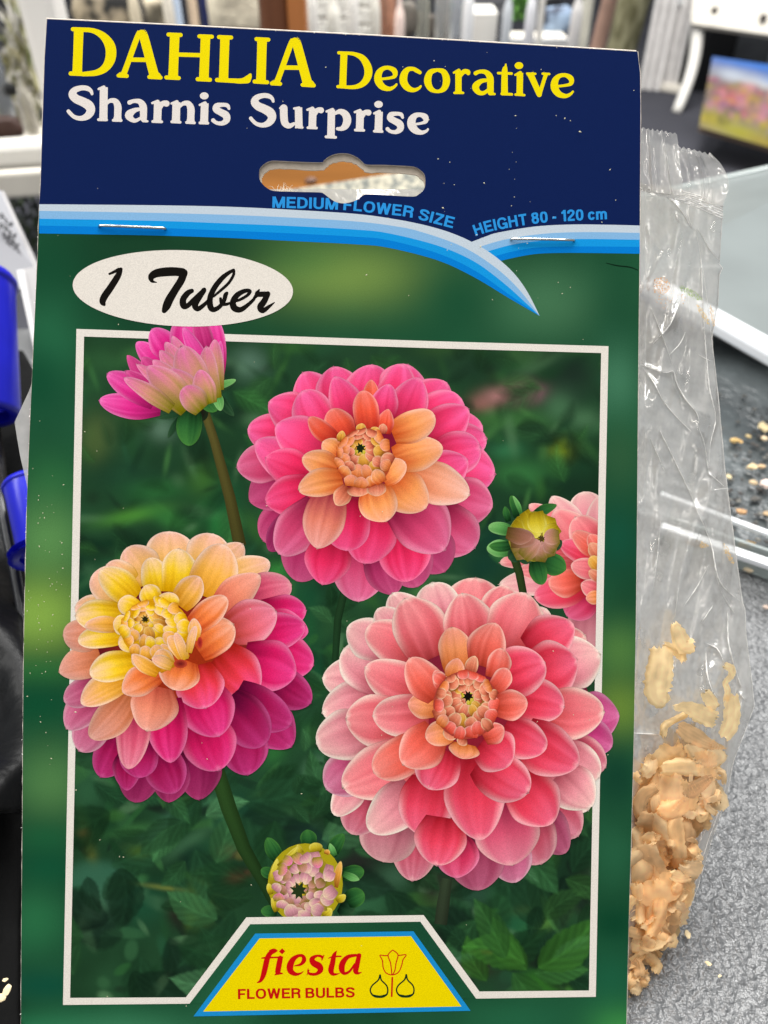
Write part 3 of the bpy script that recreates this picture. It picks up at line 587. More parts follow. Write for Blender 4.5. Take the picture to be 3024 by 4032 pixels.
# oval with brush lettering
oc = (720, 1135); th = 0.033
flat('oval_print', [[(oc[0] + 434 * math.cos(q) * math.cos(th) - 150 * math.sin(q) * math.sin(th), oc[1] + 434 * math.cos(q) * math.sin(th) + 150 * math.sin(q) * math.cos(th)) for q in [2 * math.pi * k / 96 for k in range(96)]]], Z['oval'], '#e8dfd3')
FT5 = fr(360, 1020, 760 / 1659)
G_TU = [
 [[(155, 128, 20), (195, 110, 26), (235, 90, 32)], [(252, 88, 34), (228, 145, 54), (165, 245, 60), (110, 325, 62), (96, 368, 54), (110, 392, 26)]],
 [[(560, 201, 8), (520, 188, 30), (516, 150, 58), (560, 122, 72), (640, 110, 78), (720, 108, 76), (782, 114, 74)], [(795, 118, 66), (770, 185, 66), (720, 265, 66), (672, 345, 72), (645, 405, 70), (625, 445, 42)]],
 [[(862, 274, 40), (825, 295, 50), (787, 350, 56), (795, 402, 58), (830, 398, 44), (880, 350, 42), (930, 305, 44), (970, 262, 36)], [(965, 270, 46), (925, 330, 52), (890, 392, 56), (912, 428, 46), (960, 400, 36), (1010, 352, 28)]],
 [[(1222, 95, 28), (1180, 118, 34), (1122, 165, 44), (1062, 240, 48), (1022, 325, 50), (1020, 400, 54), (1045, 435, 46), (1095, 415, 38), (1138, 362, 36), (1152, 312, 40), (1164, 292, 28)], [(1224, 98, 26), (1220, 140, 26), (1180, 205, 26), (1120, 262, 26), (1050, 322, 20)], [(1110, 340, 26), (1122, 382, 34), (1162, 388, 28), (1205, 372, 20)]],
 [[(1200, 370, 20), (1270, 352, 26), (1340, 312, 28), (1362, 276, 32), (1318, 274, 38), (1255, 308, 48), (1217, 368, 54), (1228, 420, 58), (1278, 436, 48), (1335, 402, 36), (1392, 350, 28), (1402, 330, 24)]],
 [[(1442, 264, 14), (1425, 300, 44), (1480, 302, 48), (1512, 305, 50)], [(1515, 300, 48), (1485, 362, 54), (1452, 412, 58), (1472, 444, 46), (1522, 412, 32), (1574, 372, 8)], [(1400, 335, 26), (1425, 305, 40)]]]
letters('count_lettering', G_TU, FT5, Z['ovtext'], '#15120f')

# --- printed flowers: every petal its own outline, layered as in the print
PAL = {
 'h': ('#e42a50', '#f23c70', '#f4609a', '#f89cba'), 'l': ('#b42450', '#d2446e', '#de6a92', '#ec9cb4'), 'd': ('#8c1c44', '#b03060', '#c04c78', '#cc6488'), 'r': ('#d81c44', '#e82c5c', '#ee5084', '#f484a8'),
 'o': ('#f06428', '#f89c58', '#f8ac84', '#faccb8'), 'c': ('#ea3c2c', '#f0583c', '#f27c6c', '#f8a8a0'), 'p': ('#f07c44', '#f2a07c', '#f2b8a4', '#f8d8c8'), 'P9': ('#d84858', '#e88068', '#f0a498', '#f4bcb0'),
 'm': ('#b80c48', '#d81c60', '#e43c84', '#f084b0'), 'g': ('#70083c', '#a0144c', '#b83070', '#c85890'), 'q': ('#5c0c30', '#841848', '#982c5c', '#a84470'), 'y': ('#f4b000', '#f6c828', '#f4c898', '#f6dcc4'),
 'k': ('#f6b428', '#f5b878', '#f2b6a0', '#f8dcc8'), 'O': ('#e25020', '#f28040', '#f4a888', '#f8d0bc'), 'K': ('#ea5040', '#ee6a78', '#f288a0', '#f8b8c0'), 'R': ('#dc2c20', '#e63848', '#ec5084', '#f49cbc'),
 'v': ('#a42c50', '#bc5074', '#cc7894', '#dca8b4'), 'x': ('#dc7440', '#e08c6c', '#dc9c8c', '#e8b8a0'), 'Y': ('#f09c10', '#f4b048', '#f2b490', '#f8dac8'), 'C': ('#e46048', '#f08c6c', '#f0a490', '#f6c8b4'), 'G': ('#c02c54', '#d85470', '#e68498', '#ecacac'),
 'P': ('#e64a4c', '#ee7078', '#f29494', '#f8d6c6'), 'Q': ('#da6070', '#ea929a', '#f0b8b2', '#f8e8d6'), 'H': ('#dc2436', '#e84058', '#ec6480', '#f8b0b4'), 'J': ('#ee5038', '#f06858', '#f28c80', '#fabcac'), 'D': ('#9c2c40', '#c45064', '#d07c8c', '#e2a8a8'), 'E': ('#74203c', '#9c3c58', '#ac5470', '#b86c80'),
 'M': ('#ac2860', '#c43c78', '#d46898', '#dc88ac'), 'U': ('#a44c5c', '#bc6c78', '#c88c90', '#d4a4a0'), 'T': ('#a41c40', '#cc3458', '#dc5c80', '#e480a0'), 'I': ('#e87028', '#f0925c', '#f09880', '#f6b8a0'),
 'A1': ('#1c3c20', '#28522a', '#336434', '#3c6c3c'), 'A2': ('#28482c', '#3a6440', '#48744c', '#54805a'), 'A3': ('#10281a', '#17341f', '#1e4226', '#27502e'), 'A4': ('#2c5424', '#40702c', '#508038', '#5c8a44'),
 'f': ('#cc8890', '#d898a0', '#e6c8a4', '#f2e0b8'), 'j': ('#6c5020', '#8c5c44', '#a87060', '#b88c78'),
 's': ('#143c1c', '#285c2c', '#3c7434', '#4c8438'), 't': ('#3c7c38', '#5c9c50', '#7cb468', '#8cc078'), 'z': ('#0c2414', '#1c3c24', '#2c4c30', '#3c5c3c'),
 'b': ('#a89c10', '#cc8c70', '#e070a0', '#eca4bc'), 'n': ('#d02078', '#e02c88', '#ee5cac', '#f48cc4'), 'u': ('#8c1448', '#b8286c', '#d04888', '#e070a4'), 'a': ('#a88c10', '#c8b028', '#dccc50', '#e4d870'), 'e': ('#8c7c24', '#b07c60', '#c88c84', '#d8a894'), 'w': ('#b44a30', '#e07c5c', '#f0a484', '#f8d4a8'), 'W': ('#a8601c', '#dc9838', '#ecb860', '#f6d48c')}
SV = (-1, -.965, -.90, -.80, -.66, -.5, -.34, -.17, 0, .17, .34, .5, .66, .80, .90, .965, 1)
WM = 1.0; RIM = .6
def petal(mb, frame, s, seed, z, pal, dark=1.0, vein=1.0, root=.43):
    if pal in 'oYykOwWIpCx': root = max(root, .64)
    rr = random.Random(seed); bx, by, tx, ty, wd = s[:5]; bend = s[5] if len(s) > 5 else rr.uniform(-.05, .05)
    c0, c1, c2, c3 = [lin(h) for h in PAL[pal]]; wd *= WM
    ax = Vector((tx - bx, ty - by)); Ln = ax.length; ax.normalize(); nx = Vector((-ax.y, ax.x))
    NT = 16; vs = []; cs = []; ph = rr.uniform(0, 6); lit = rr.choice((-1, 1)) * rr.uniform(.05, .14); pk = rr.uniform(.40, .55); pw = rr.uniform(1.6, 2.1); jit = rr.uniform(.93, 1.06)
    st = [rr.uniform(-1, 1) for _ in SV]; off = rr.uniform(-.12, .12); notch = rr.uniform(0, .035); ex_ = rr.uniform(.52, .70)
    for i in range(NT + 1):
        t = i / NT
        tt = 1 - (1 - t) ** 1.4
        if tt < pk: gg = .70 + .30 * math.sin(math.pi / 2 * tt / pk)
        else: gg = max(0, 1 - ((tt - pk) / (1 - pk)) ** pw) ** ex_
        if i == NT: gg = 0.0
        wob = 1 + .022 * math.sin(tt * 9 + ph)
        for q, sv in enumerate(SV):
            hw = wd / 2 * gg * wob * sv
            tj = tt + notch * math.sin(sv * 7 + ph) * min(1, tt * 1.2) * (1 - abs(sv)) * (0 if i < NT - 3 else 1)
            cx = bx + ax.x * Ln * tj + nx.x * bend * Ln * math.sin(tt * math.pi); cy = by + ax.y * Ln * tj + nx.y * bend * Ln * math.sin(tt * math.pi)
            vs.append(L(*frame(cx + nx.x * hw, cy + nx.y * hw), z * ZU))
            tc = min(1, max(0, tt + .10 * st[q] * vein + .05 * math.sin(sv * 5 + ph)))
            c = mixc(c0, c1, tc / .5) if tc < .5 else mixc(c1, c2, (tc - .5) / .5)
            edge = max((abs(sv) - .70) / .24, (tt - .90) / .09, 0); edge = min(1, edge) * min(1, max(0, (tt - .15) / .45))
            c = mixc(c, c3, RIM * edge ** 1.3)
            vn = .12 * st[q] * vein * (1 - .5 * tt)
            k = (root + (1 - root) * min(1, tt / .52) ** .8) * (1 + lit * sv) * (1 + vn) * (1 - .16 * math.exp(-((sv - off) / .10) ** 2) * (1 - tt) ** .6) * (1 + .07 * math.cos(sv * 3.1)) * jit * dark
            if abs(sv) == 1 or i == NT: k *= .74
            cs.append(gain(mulc(c, min(k, 1.12))))
    m = len(SV); fs = [(i * m + j, i * m + j + 1, (i + 1) * m + j + 1, (i + 1) * m + j) for i in range(NT) for j in range(m - 1)]
    a, b, c = vs[0], vs[1], vs[m]
    if (b.x - a.x) * (c.y - a.y) - (b.y - a.y) * (c.x - a.x) < 0: fs = [f[::-1] for f in fs]
    mb.add(vs, fs, cs)
def disc(mb, frame, cx, cy, rx_, ry_, z, cin, cout, n=28, rings=4):
    vs = [L(*frame(cx, cy), z * ZU)]; cs = [gain(lin(cin))]
    for r_ in range(1, rings + 1):
        for k in range(n):
            q = 2 * math.pi * k / n; rr = r_ / rings
            vs.append(L(*frame(cx + rx_ * rr * math.cos(q), cy + ry_ * rr * math.sin(q)), z * ZU)); cs.append(gain(mixc(lin(cin), lin(cout), rr ** 1.5)))
    fs = [(0, 1 + (k + 1) % n, 1 + k) for k in range(n)]
    for r_ in range(rings - 1):
        o = 1 + r_ * n
        for k in range(n): fs.append((o + k, o + (k + 1) % n, o + n + (k + 1) % n, o + n + k))
    mb.add(vs, fs, cs)
def parse(txt):
    out = []
    for ln in txt.strip().splitlines():
        for it in ln.split(';'):
            p = it.split()
            if not p: continue
            out.append(([float(a) for a in p[:-1]], p[-1]))
    return out
def flower(name, frame, txt, z0, seed, dome=None, label=None, parent=card, under=None):
    mb = MB(); z = z0
    if under: disc(mb, frame, under[0], under[1], under[2], under[3], z - .8, under[4], under[5], 40, 5)
    L_ = parse(txt); step = .45; global WM; WM = 1.12
    for i, (s, p) in enumerate(L_):
        petal(mb, frame, s, seed + i, z, p); z += step
    WM = 1.0
    if dome: z = dome(mb, frame, z)
    o = mb.build(name, M_PRINT, parent)
    if label: o['label'] = label
    return o
def floret_dome(cx, cy, rx_, ry_, ex, ey, rings, cols, eye, eyer, seed, dark='#5c1c18', wmul=1.0, n0=14, long=1.45, glow='#8c7420', twist=0):
    """soft heart of a bloom: long pointed florets folding over each other towards the eye"""
    def f(mb, frame, z):
        rr = random.Random(seed)
        disc(mb, frame, cx, cy, rx_ * 1.0, ry_ * 1.0, z, glow, dark); z += .5
        for k in reversed(range(rings)):
            u = 1 - k / rings; n = max(6, int(n0 * (.45 + .55 * u)))
            order = list(range(n)); rr.shuffle(order)
            for j in order:
                q = 2 * math.pi * (j + .5 * (k % 2)) / n + rr.uniform(-.12, .12); ul = u * rr.uniform(.94, 1.05)
                bx = ex + (cx - ex) * ul + rx_ * ul * math.cos(q); by = ey + (cy - ey) * ul + ry_ * ul * math.sin(q)
                v = max(0.10, u - long / rings * rr.uniform(.70, 1)); q2 = q + twist + rr.uniform(-.12, .12)
                tx = ex + (cx - ex) * v + rx_ * v * math.cos(q2); ty = ey + (cy - ey) * v + ry_ * v * math.sin(q2)
                wd = 2 * math.pi * (rx_ + ry_) / 2 * u / n * rr.uniform(.95, 1.35) * wmul
                pal = cols(q, k, rr) if callable(cols) else rr.choice(cols[min(k, len(cols) - 1)])
                petal(mb, frame, [bx, by, tx, ty, wd, rr.uniform(-.08, .08)], seed * 77 + k * 40 + j, z, pal, dark=1.0 + .08 * math.sin(-q), vein=.6, root=.62); z += .28
        st_ = []
        for j in range(16): st_.append(eyer * (1.25 if j % 2 else .7) * rr.uniform(.8, 1.15))
        z += .3; vs = [L(*frame(ex, ey), z * ZU)] + [L(*frame(ex + r_ * math.cos(j * math.pi / 8), ey + r_ * math.sin(j * math.pi / 8)), z * ZU) for j, r_ in enumerate(st_)]
        mb.add(vs, [(0, 1 + (j + 1) % 16, 1 + j) for j in range(16)], [gain(lin(eye))] * 17); return z + .5
    return f
FA = fr(800, 1300, 1300 / 1659)
A_TXT = """
620 420 500 212 190 h; 700 420 655 182 210 h; 840 400 850 172 230 h; 960 380 1030 172 220 h; 940 400 1000 170 180 h
1060 440 1225 262 220 h; 1100 480 1300 345 220 h; 1150 560 1405 480 230 h; 1150 600 1425 545 190 h
1180 690 1468 725 240 h; 1200 820 1455 890 230 l; 1170 930 1365 1095 240 l; 1080 1000 1215 1215 220 d; 980 1050 1080 1290 220 d
780 1060 780 1365 260 l; 880 1080 960 1330 180 d; 560 1020 470 1262 210 d; 480 880 300 1060 210 d; 430 760 232 860 200 d; 500 900 330 1110 120 q; 420 650 168 690 180 l; 440 520 222 500 180 h; 520 450 328 362 190 h
640 540 495 305 190 h; 740 460 660 232 150 h; 830 380 845 248 74 c; 990 470 1085 238 170 h; 905 450 935 270 125 h
1120 520 1335 395 190 h; 1160 640 1395 590 200 h; 1100 760 1330 650 200 h
540 720 262 560 190 h; 620 600 362 480 205 h; 560 740 312 640 170 r; 580 800 310 862 190 r; 580 880 378 1125 200 l
650 1050 600 1280 210 r; 980 1000 1025 1266 235 r; 850 880 812 1175 235 r; 990 880 1215 1105 260 l; 740 850 718 1110 215 r
640 820 572 1098 195 P9; 1050 720 1338 828 190 p; 960 750 1120 895 195 o; 960 650 1205 588 160 o; 950 520 1165 428 145 o
910 520 930 396 80 c; 830 510 802 302 120 c; 720 550 642 396 140 c; 660 550 530 438 90 c
680 620 600 560 90 o; 670 700 497 640 125 o; 700 750 478 802 130 o; 860 790 920 962 180 o; 900 750 1015 662 115 o
730 790 668 880 80 w; 780 780 790 835 110 w; 870 770 872 835 90 w; 900 520 905 470 40 w; 690 560 700 505 40 W; 790 520 800 468 46 W; 850 530 880 490 50 W"""
flower('dahlia_print', FA, A_TXT, Z['A'], 100, floret_dome(806, 645, 140, 150, 790, 592, 4, [['w', 'I', 'o'], ['w', 'W', 'I'], ['W', 'w'], ['a', 'W']], '#1c2410', 22, 5, dark='#b04428', n0=15), 'hot pink printed dahlia with a small orange heart', under=(820, 760, 540, 500, '#8c1830', '#601030'))
FC = fr(1200, 2200, 1300 / 1659)
C_TXT = """
840 350 860 95 270 P; 700 350 640 120 210 Q; 560 400 440 172 200 Q; 950 350 1020 138 170 P; 1100 420 1215 250 170 Q; 1200 500 1410 385 180 P; 1250 560 1485 480 240 Q
1350 800 1582 790 240 M; 1350 860 1545 945 170 M; 1300 950 1512 1050 180 D; 1250 1050 1425 1265 220 Q; 1200 1200 1375 1395 210 D; 1150 1250 1312 1480 190 E; 1100 1300 1190 1535 240 D; 1000 1400 1060 1628 200 v
850 1400 872 1668 250 E; 750 1400 768 1605 200 T; 560 1350 540 1620 210 D; 450 1280 395 1525 270 U; 330 1150 235 1385 210 D; 280 1100 148 1290 140 Q; 300 1000 108 1160 210 v
320 620 88 600 200 Q; 350 700 88 775 200 Q; 330 850 58 930 230 Q; 400 620 196 450 230 Q; 450 450 212 345 190 Q; 480 400 365 250 150 Q
560 480 308 350 200 P; 640 500 500 198 250 P; 830 430 790 172 230 P; 1000 450 1115 172 270 P; 1130 470 1350 325 220 H; 1130 590 1370 505 260 H
1200 760 1505 770 235 P; 1050 700 1305 745 200 H; 980 620 1208 520 230 H; 600 670 302 545 200 P; 500 800 205 805 240 P; 620 770 340 790 195 P
1280 970 1480 1100 190 Q; 1280 1080 1445 1245 210 Q; 560 960 190 1150 250 P; 540 1150 325 1370 210 Q
590 930 345 1075 190 J; 640 1100 590 1395 255 H; 700 1300 662 1542 235 H; 980 1220 1045 1542 290 G; 860 1000 880 1417 275 H
1060 1100 1245 1332 245 H; 1100 880 1375 1040 240 H; 1000 850 1215 955 180 H; 880 1010 1125 1175 225 H; 890 920 1035 1035 210 H
700 960 620 1158 210 H; 660 870 492 1035 205 J; 670 745 518 728 125 I; 670 690 524 500 165 J; 760 560 738 343 150 I; 890 540 958 322 175 J
950 600 992 450 110 J; 950 660 1020 552 90 J; 960 740 1120 722 140 J; 700 660 655 560 70 J
740 870 605 895 120 I; 740 860 720 910 70 w; 805 930 788 1005 140 I; 800 900 778 935 50 w; 900 900 1000 845 100 J; 740 600 770 500 90 I; 830 580 855 488 60 w; 700 620 650 580 60 J"""
RIM = .9
flower('dahlia_print', FC, C_TXT, Z['C'], 300, floret_dome(810, 735, 165, 172, 820, 690, 4, [['w', 'I', 'J'], ['w', 'W', 'w'], ['w', 'w', 'W'], ['w', 'a']], '#14100c', 25, 8, dark='#a83c34', n0=18), 'large salmon pink printed dahlia with pale petal rims', under=(810, 860, 640, 660, '#8c1c2c', '#6c2038'))
RIM = .65
FB = fr(200, 2000, 1100 / 1659)
B_TXT = """
700 380 705 138 270 k; 590 430 450 235 220 k; 900 400 965 152 240 k; 980 400 1140 213 160 k; 1040 430 1302 322 170 k; 1150 540 1430 455 200 G; 1250 620 1518 610 190 m; 1250 690 1530 738 200 m
1300 850 1560 935 240 m; 1300 1000 1545 1160 210 g; 1200 1150 1430 1420 250 g; 1100 1250 1170 1588 260 g; 850 1400 882 1735 240 q; 700 1450 700 1750 210 q; 540 1450 500 1750 230 q
420 1300 295 1600 200 g; 470 1450 450 1680 160 g; 330 1200 168 1445 200 v; 300 1100 92 1312 190 v; 300 1050 78 1150 160 v; 300 900 48 975 180 x; 300 740 72 758 180 x; 350 620 142 590 180 k; 420 500 238 410 210 k; 480 450 330 335 170 k
640 500 585 295 160 y; 740 500 760 240 190 y; 900 520 1030 215 250 Y; 500 540 290 370 170 y; 420 640 145 640 170 y; 420 760 160 790 125 y; 420 700 200 700 90 Y
990 610 1243 398 180 C; 1200 770 1512 700 200 m; 1060 730 1340 615 240 K; 1140 900 1458 990 270 m; 1000 870 1222 1105 280 R
1100 1100 1428 1290 230 g; 1040 1140 1272 1408 260 g; 880 1250 1000 1560 290 m; 880 1050 1000 1358 290 m; 850 940 920 1190 260 R
620 1420 740 1695 230 g; 540 1380 520 1605 210 g; 690 1130 712 1515 215 m; 490 1180 462 1552 185 G; 470 1110 235 1368 190 x; 630 1060 570 1325 255 C
460 1010 178 1162 160 Y; 500 920 230 985 165 y; 650 970 425 1095 160 O; 790 900 725 1080 225 O; 870 840 1085 690 215 O; 830 720 1045 530 145 O; 760 580 885 408 150 Y
620 560 560 460 120 y; 520 600 400 560 110 y; 480 700 370 680 110 y; 500 800 400 800 110 y; 700 580 700 500 120 y; 560 900 480 880 100 Y"""
def domeB(mb, frame, z):
    z = floret_dome(620, 720, 205, 180, 560, 660, 4, [['y', 'Y'], ['y', 'y', 'Y'], ['y', 'W'], ['W', 'y']], '#2c2810', 20, 12, dark='#d89408', n0=17, glow='#c89c10')(mb, frame, z)
    for s, p in parse("800 900 700 760 90 Y; 850 790 850 655 80 Y; 700 960 640 840 130 Y; 640 980 480 870 90 Y; 800 900 740 740 60 k; 720 940 600 890 80 k; 820 860 860 700 50 k"):
        petal(mb, frame, s, int(s[0]), z, p); z += .45
    disc(mb, frame, 770, 925, 40, 26, z, '#6c1818', '#c0442c', 16, 2); disc(mb, frame, 885, 800, 16, 34, z, '#8c1c20', '#c8402c', 16, 2)
    return z
flower('dahlia_print', FB, B_TXT, Z['B'], 500, domeB, 'two tone printed dahlia, yellow heart fading to magenta petals', under=(800, 950, 600, 640, '#a03010', '#4c0820'))
# budding flower top left
FD = fr(200, 1200, 900 / 1659)
D_TXT = """
1050 740 1340 560 50 z; 1200 640 1330 810 60 z; 1150 600 1345 545 50 t; 1020 740 775 820 55 z; 960 800 850 965 45 z; 1020 760 1000 1025 170 s; 1110 640 1200 775 120 s; 1180 620 1235 770 70 t
800 740 350 695 170 n; 760 700 408 500 170 n; 780 640 553 365 110 u; 860 500 620 272 150 n; 900 380 733 175 180 n; 1000 460 1000 40 240 n; 1200 520 1150 40 150 n; 1160 440 1060 60 130 u; 1215 560 1232 260 80 n
920 640 660 380 120 u; 900 700 540 480 110 u; 1215 620 1190 250 110 b; 1180 660 960 160 120 n; 1150 660 880 225 120 b; 1100 680 830 270 130 b; 1060 680 790 330 130 b; 1000 700 740 400 120 b
1190 680 1130 300 130 b; 1120 700 945 300 220 b; 960 740 620 430 90 b; 1080 720 860 470 150 b; 1000 750 700 445 200 b; 1150 720 1080 470 150 b; 880 755 530 530 110 b; 1100 760 960 600 170 b"""
mb = MB()
def print_stem(mb, frame, pts, z, c0, c1):
    S = [Vector(p) for p in cr([p for p in pts], 8)] if len(pts[0]) == 2 else None
    n = len(pts); vs = []; cs = []
    P = []
    for i in range(n - 1):
        for q in range(8):
            t = q / 8; P.append([pts[i][k] + (pts[i + 1][k] - pts[i][k]) * t for k in range(3)])
    P.append(list(pts[-1])); m = 5
    for i, (x, y, w_) in enumerate(P):
        a = P[max(i - 1, 0)]; b = P[min(i + 1, len(P) - 1)]; d = Vector((b[0] - a[0], b[1] - a[1])).normalized(); nn = Vector((-d.y, d.x))
        for j in range(m):
            s = j / (m - 1) * 2 - 1; vs.append(L(*frame(x + nn.x * w_ / 2 * s, y + nn.y * w_ / 2 * s), z * ZU))
            cs.append(gain(mulc(mixc(lin(c0), lin(c1), i / len(P)), 1.15 - .5 * abs(s - .2))))
    fs = [(i * m + j, i * m + j + 1, (i + 1) * m + j + 1, (i + 1) * m + j) for i in range(len(P) - 1) for j in range(m - 1)]
    a, b, c = vs[0], vs[1], vs[m]
    if (b.x - a.x) * (c.y - a.y) - (b.y - a.y) * (c.x - a.x) < 0: fs = [f[::-1] for f in fs]
    mb.add(vs, fs, cs)
ident = lambda x, y: (x, y)
mb = MB(); pass
RIM = .6
mb = MB(); print_stem(mb, ident, [(800, 1600, 34), (845, 1740, 36), (905, 1960, 44), (945, 2150, 50)], Z['stem'], '#5c5428', '#44401c'); mb.build('stem_print', M_PRINT, card)
mb = MB(); print_stem(mb, ident, [(840, 2990, 60), (900, 3180, 62), (960, 3340, 54), (1040, 3480, 44), (1080, 3560, 36)], Z['stem'], '#2c4a20', '#1c3418'); mb.build('stem_print', M_PRINT, card)
mb = MB(); print_stem(mb, ident, [(1355, 2330, 30), (1330, 2440, 30), (1320, 2600, 26)], Z['stem'], '#1f3a20', '#1c3a20'); mb.build('stem_print', M_PRINT, card)
mb = MB(); print_stem(mb, ident, [(1760, 3460, 40), (1745, 3560, 50), (1735, 3640, 50)], Z['stem'], '#33402c', '#2c3626'); mb.build('stem_print', M_PRINT, card)
flower('bud_print', FD, D_TXT, Z['D'], 700, None, 'half open pink printed bud at top left of the picture')
mb = MB(); disc(mb, FD, 1085, 785, 58, 62, Z['D'] - .6, '#18140f', '#1c2a18'); mb.build('bud_print', M_PRINT, card)
FE = fr(1800, 1800, 700 / 1659)
E_TXT = """
1250 750 1180 320 330 Q; 1200 800 880 365 280 Q; 1200 850 670 440 200 P; 1330 800 1330 360 200 Q; 1250 900 900 500 330 P; 1280 820 1100 560 300 P; 1150 950 395 985 190 P; 1150 1100 390 1190 250 Q; 1150 1050 560 1060 200 P; 1280 1320 1240 1800 460 U; 1280 1250 1020 1480 300 T
1200 1150 720 1310 300 H; 1150 1150 850 1180 240 J; 1330 1000 960 800 200 H; 1330 900 1080 700 180 J; 1340 900 1230 720 140 J; 1340 1050 1060 1010 190 P; 1340 1250 1155 1180 150 P; 1345 1300 1200 1320 120 I; 1345 950 1240 800 120 w; 1345 1050 1240 930 110 W; 1350 1150 1230 1060 90 w"""
FEc = lambda x, y: (min(FE(x, y)[0], pic_r(FE(x, y)[1]) + 1), FE(x, y)[1])
flower('dahlia_print', FEc, E_TXT, Z['sideflower'], 800, None, 'blurred salmon printed dahlia cut off by the picture border')
mb = MB(); print_stem(mb, FE, [(530, 930, 80), (580, 1080, 76), (620, 1290, 72)], Z['sidebud'] - 1, '#2c3c1c', '#2c3c1c'); mb.build('stem_print', M_PRINT, card)
FX_TXT = """
560 560 505 358 80 s; 480 600 445 460 60 s; 600 540 520 360 40 t; 700 560 930 445 90 s; 520 690 290 650 110 t; 500 860 275 850 150 t; 520 820 300 830 90 s; 780 940 1015 1050 190 s; 730 960 795 1190 150 s; 900 800 965 850 110 z; 560 900 480 950 120 z; 640 900 640 1000 130 z"""
FBUD = floret_dome(715, 740, 240, 235, 790, 760, 1, lambda q, k, rr: 'a' if math.sin(q) < -.25 else ('e' if math.cos(q) > -.5 or rr.random() < .5 else 'j'), '#4c3c1c', 30, 31, dark='#8c842c', wmul=1.25, n0=13, long=.98)
flower('bud_print', FE, FX_TXT , Z['sidebud'], 900, FBUD, 'round green and purple printed bud beside the cut off dahlia')
FF = fr(1000, 3250, 450 / 1659)
F_TXT = """
380 520 190 180 200 s; 800 330 770 60 220 s; 1120 420 1300 120 190 s; 1180 440 1100 260 90 t; 300 720 100 640 150 s; 1260 720 1600 660 210 s; 1300 700 1530 790 100 t; 330 1250 100 1240 160 s; 1250 1150 1450 1250 260 z; 1350 1100 1600 980 260 s"""
def domeF(mb, frame, z):
    disc(mb, frame, 745, 850, 545, 590, z, '#b8a014', '#a89a18'); z += .5
    for s, p in parse("700 420 630 280 90 a; 900 400 880 250 200 a; 1050 420 1075 350 90 W; 1180 900 1260 520 110 W; 1200 1100 1330 1010 110 a; 280 900 340 480 120 a; 250 1000 210 840 90 a; 330 1250 260 1050 110 a; 1000 1320 1130 1210 160 a; 360 600 640 310 110 a"):
        petal(mb, frame, s, int(s[0]), z, p); z += .3
    return floret_dome(720, 870, 450, 480, 655, 950, 4, [['f', 'b', 'f'], ['f', 'e', 'f'], ['e', 'f'], ['a', 'e']], '#26361a', 105, 44, dark='#a08c20', n0=19, glow='#4c5420', twist=.30, long=1.25)(mb, frame, z)
flower('bud_print', FF, F_TXT, Z['budlow'], 950, domeF, 'round printed bud with pink scales and yellow rim above the logo')

# --- staples
def staple(x0, y0, x1, y1):
    z = 0.0011; a, b = L(x0, y0, 0.0), L(x1, y1, 0.0)
    d = (b - a).normalized(); o = Vector((0, 0, 1)); r = 0.00027
    pts = [a - o * .0006, a + o * .00025, a + d * .0003 + o * .0005, a.lerp(b, .3) + o * .00062, a.lerp(b, .7) + o * .00058, b - d * .0003 + o * .0005, b + o * .00025, b - o * .0006]
    m_ = MB(); m_.tube(pts, r, 10, lin('#ffffff')); ob = m_.build('staple', M_METAL, packet, True)
staple(392, 892, 652, 902); staple(2012, 944, 2260, 949)
# --- dust specks on the card
mb = MB(); rr = random.Random(5)
for i in range(200):
    if i < 130: x = rr.uniform(150, 2500) if i > 60 else rr.gauss(2150, 330); y = rr.uniform(140, 4030) if i > 60 else rr.uniform(150, 1200)
    else: x = rr.gauss(175, 60); y = rr.gauss(2400, 260)
    if x < interp(LEFT, y) + 6 or x > interp(RIGHT, y) - 6: continue
    if 1000 < x < 1700 and 590 < y < 810: continue
    s_ = rr.uniform(1.0, 2.4) * (1.7 if rr.random() < .06 else 1); q = rr.uniform(0, 3.14); ln = rr.uniform(1, 2.2)
    pts = [(x + s_ * ln * math.cos(q + k * math.pi / 2) if k % 2 == 0 else x + s_ * math.cos(q + k * math.pi / 2), y + (s_ * ln if k % 2 == 0 else s_) * math.sin(q + k * math.pi / 2)) for k in range(4)]
    vs = [L(px_, py_, 0.00062) for px_, py_ in pts] + [L(x, y, .00075)]
    mb.add(vs, [(0, 4, 1), (1, 4, 2), (2, 4, 3), (3, 4, 0)], lin('#fff'))
dust = mb.build('dust', M_DUST, packet); dust['kind'] = 'stuff'
# torn chips along cut edges
mb = MB()
for i in range(150):
    if i < 95: y = rr.uniform(450, 2300) if i < 80 else rr.uniform(2300, 4000); x = interp(LEFT, y)
    else:
        x = rr.uniform(800, 2500); y = 104 + (x - 800) * .0565
    s_ = rr.uniform(1.5, 4.5)
    c_ = L(x, y, 0); vs = [c_ + Vector((rr.uniform(-1, 1), rr.uniform(-1, 1), rr.uniform(-.5, 1))) * s_ * 5e-5 for _ in range(4)]
    mb.add(vs, [(0, 1, 2), (0, 2, 3), (0, 1, 3), (1, 2, 3)], lin('#fff'))
o = mb.build('torn_edge', mat('torn_fibre', '#efece4', rough=.8), packet); o['kind'] = 'stuff'
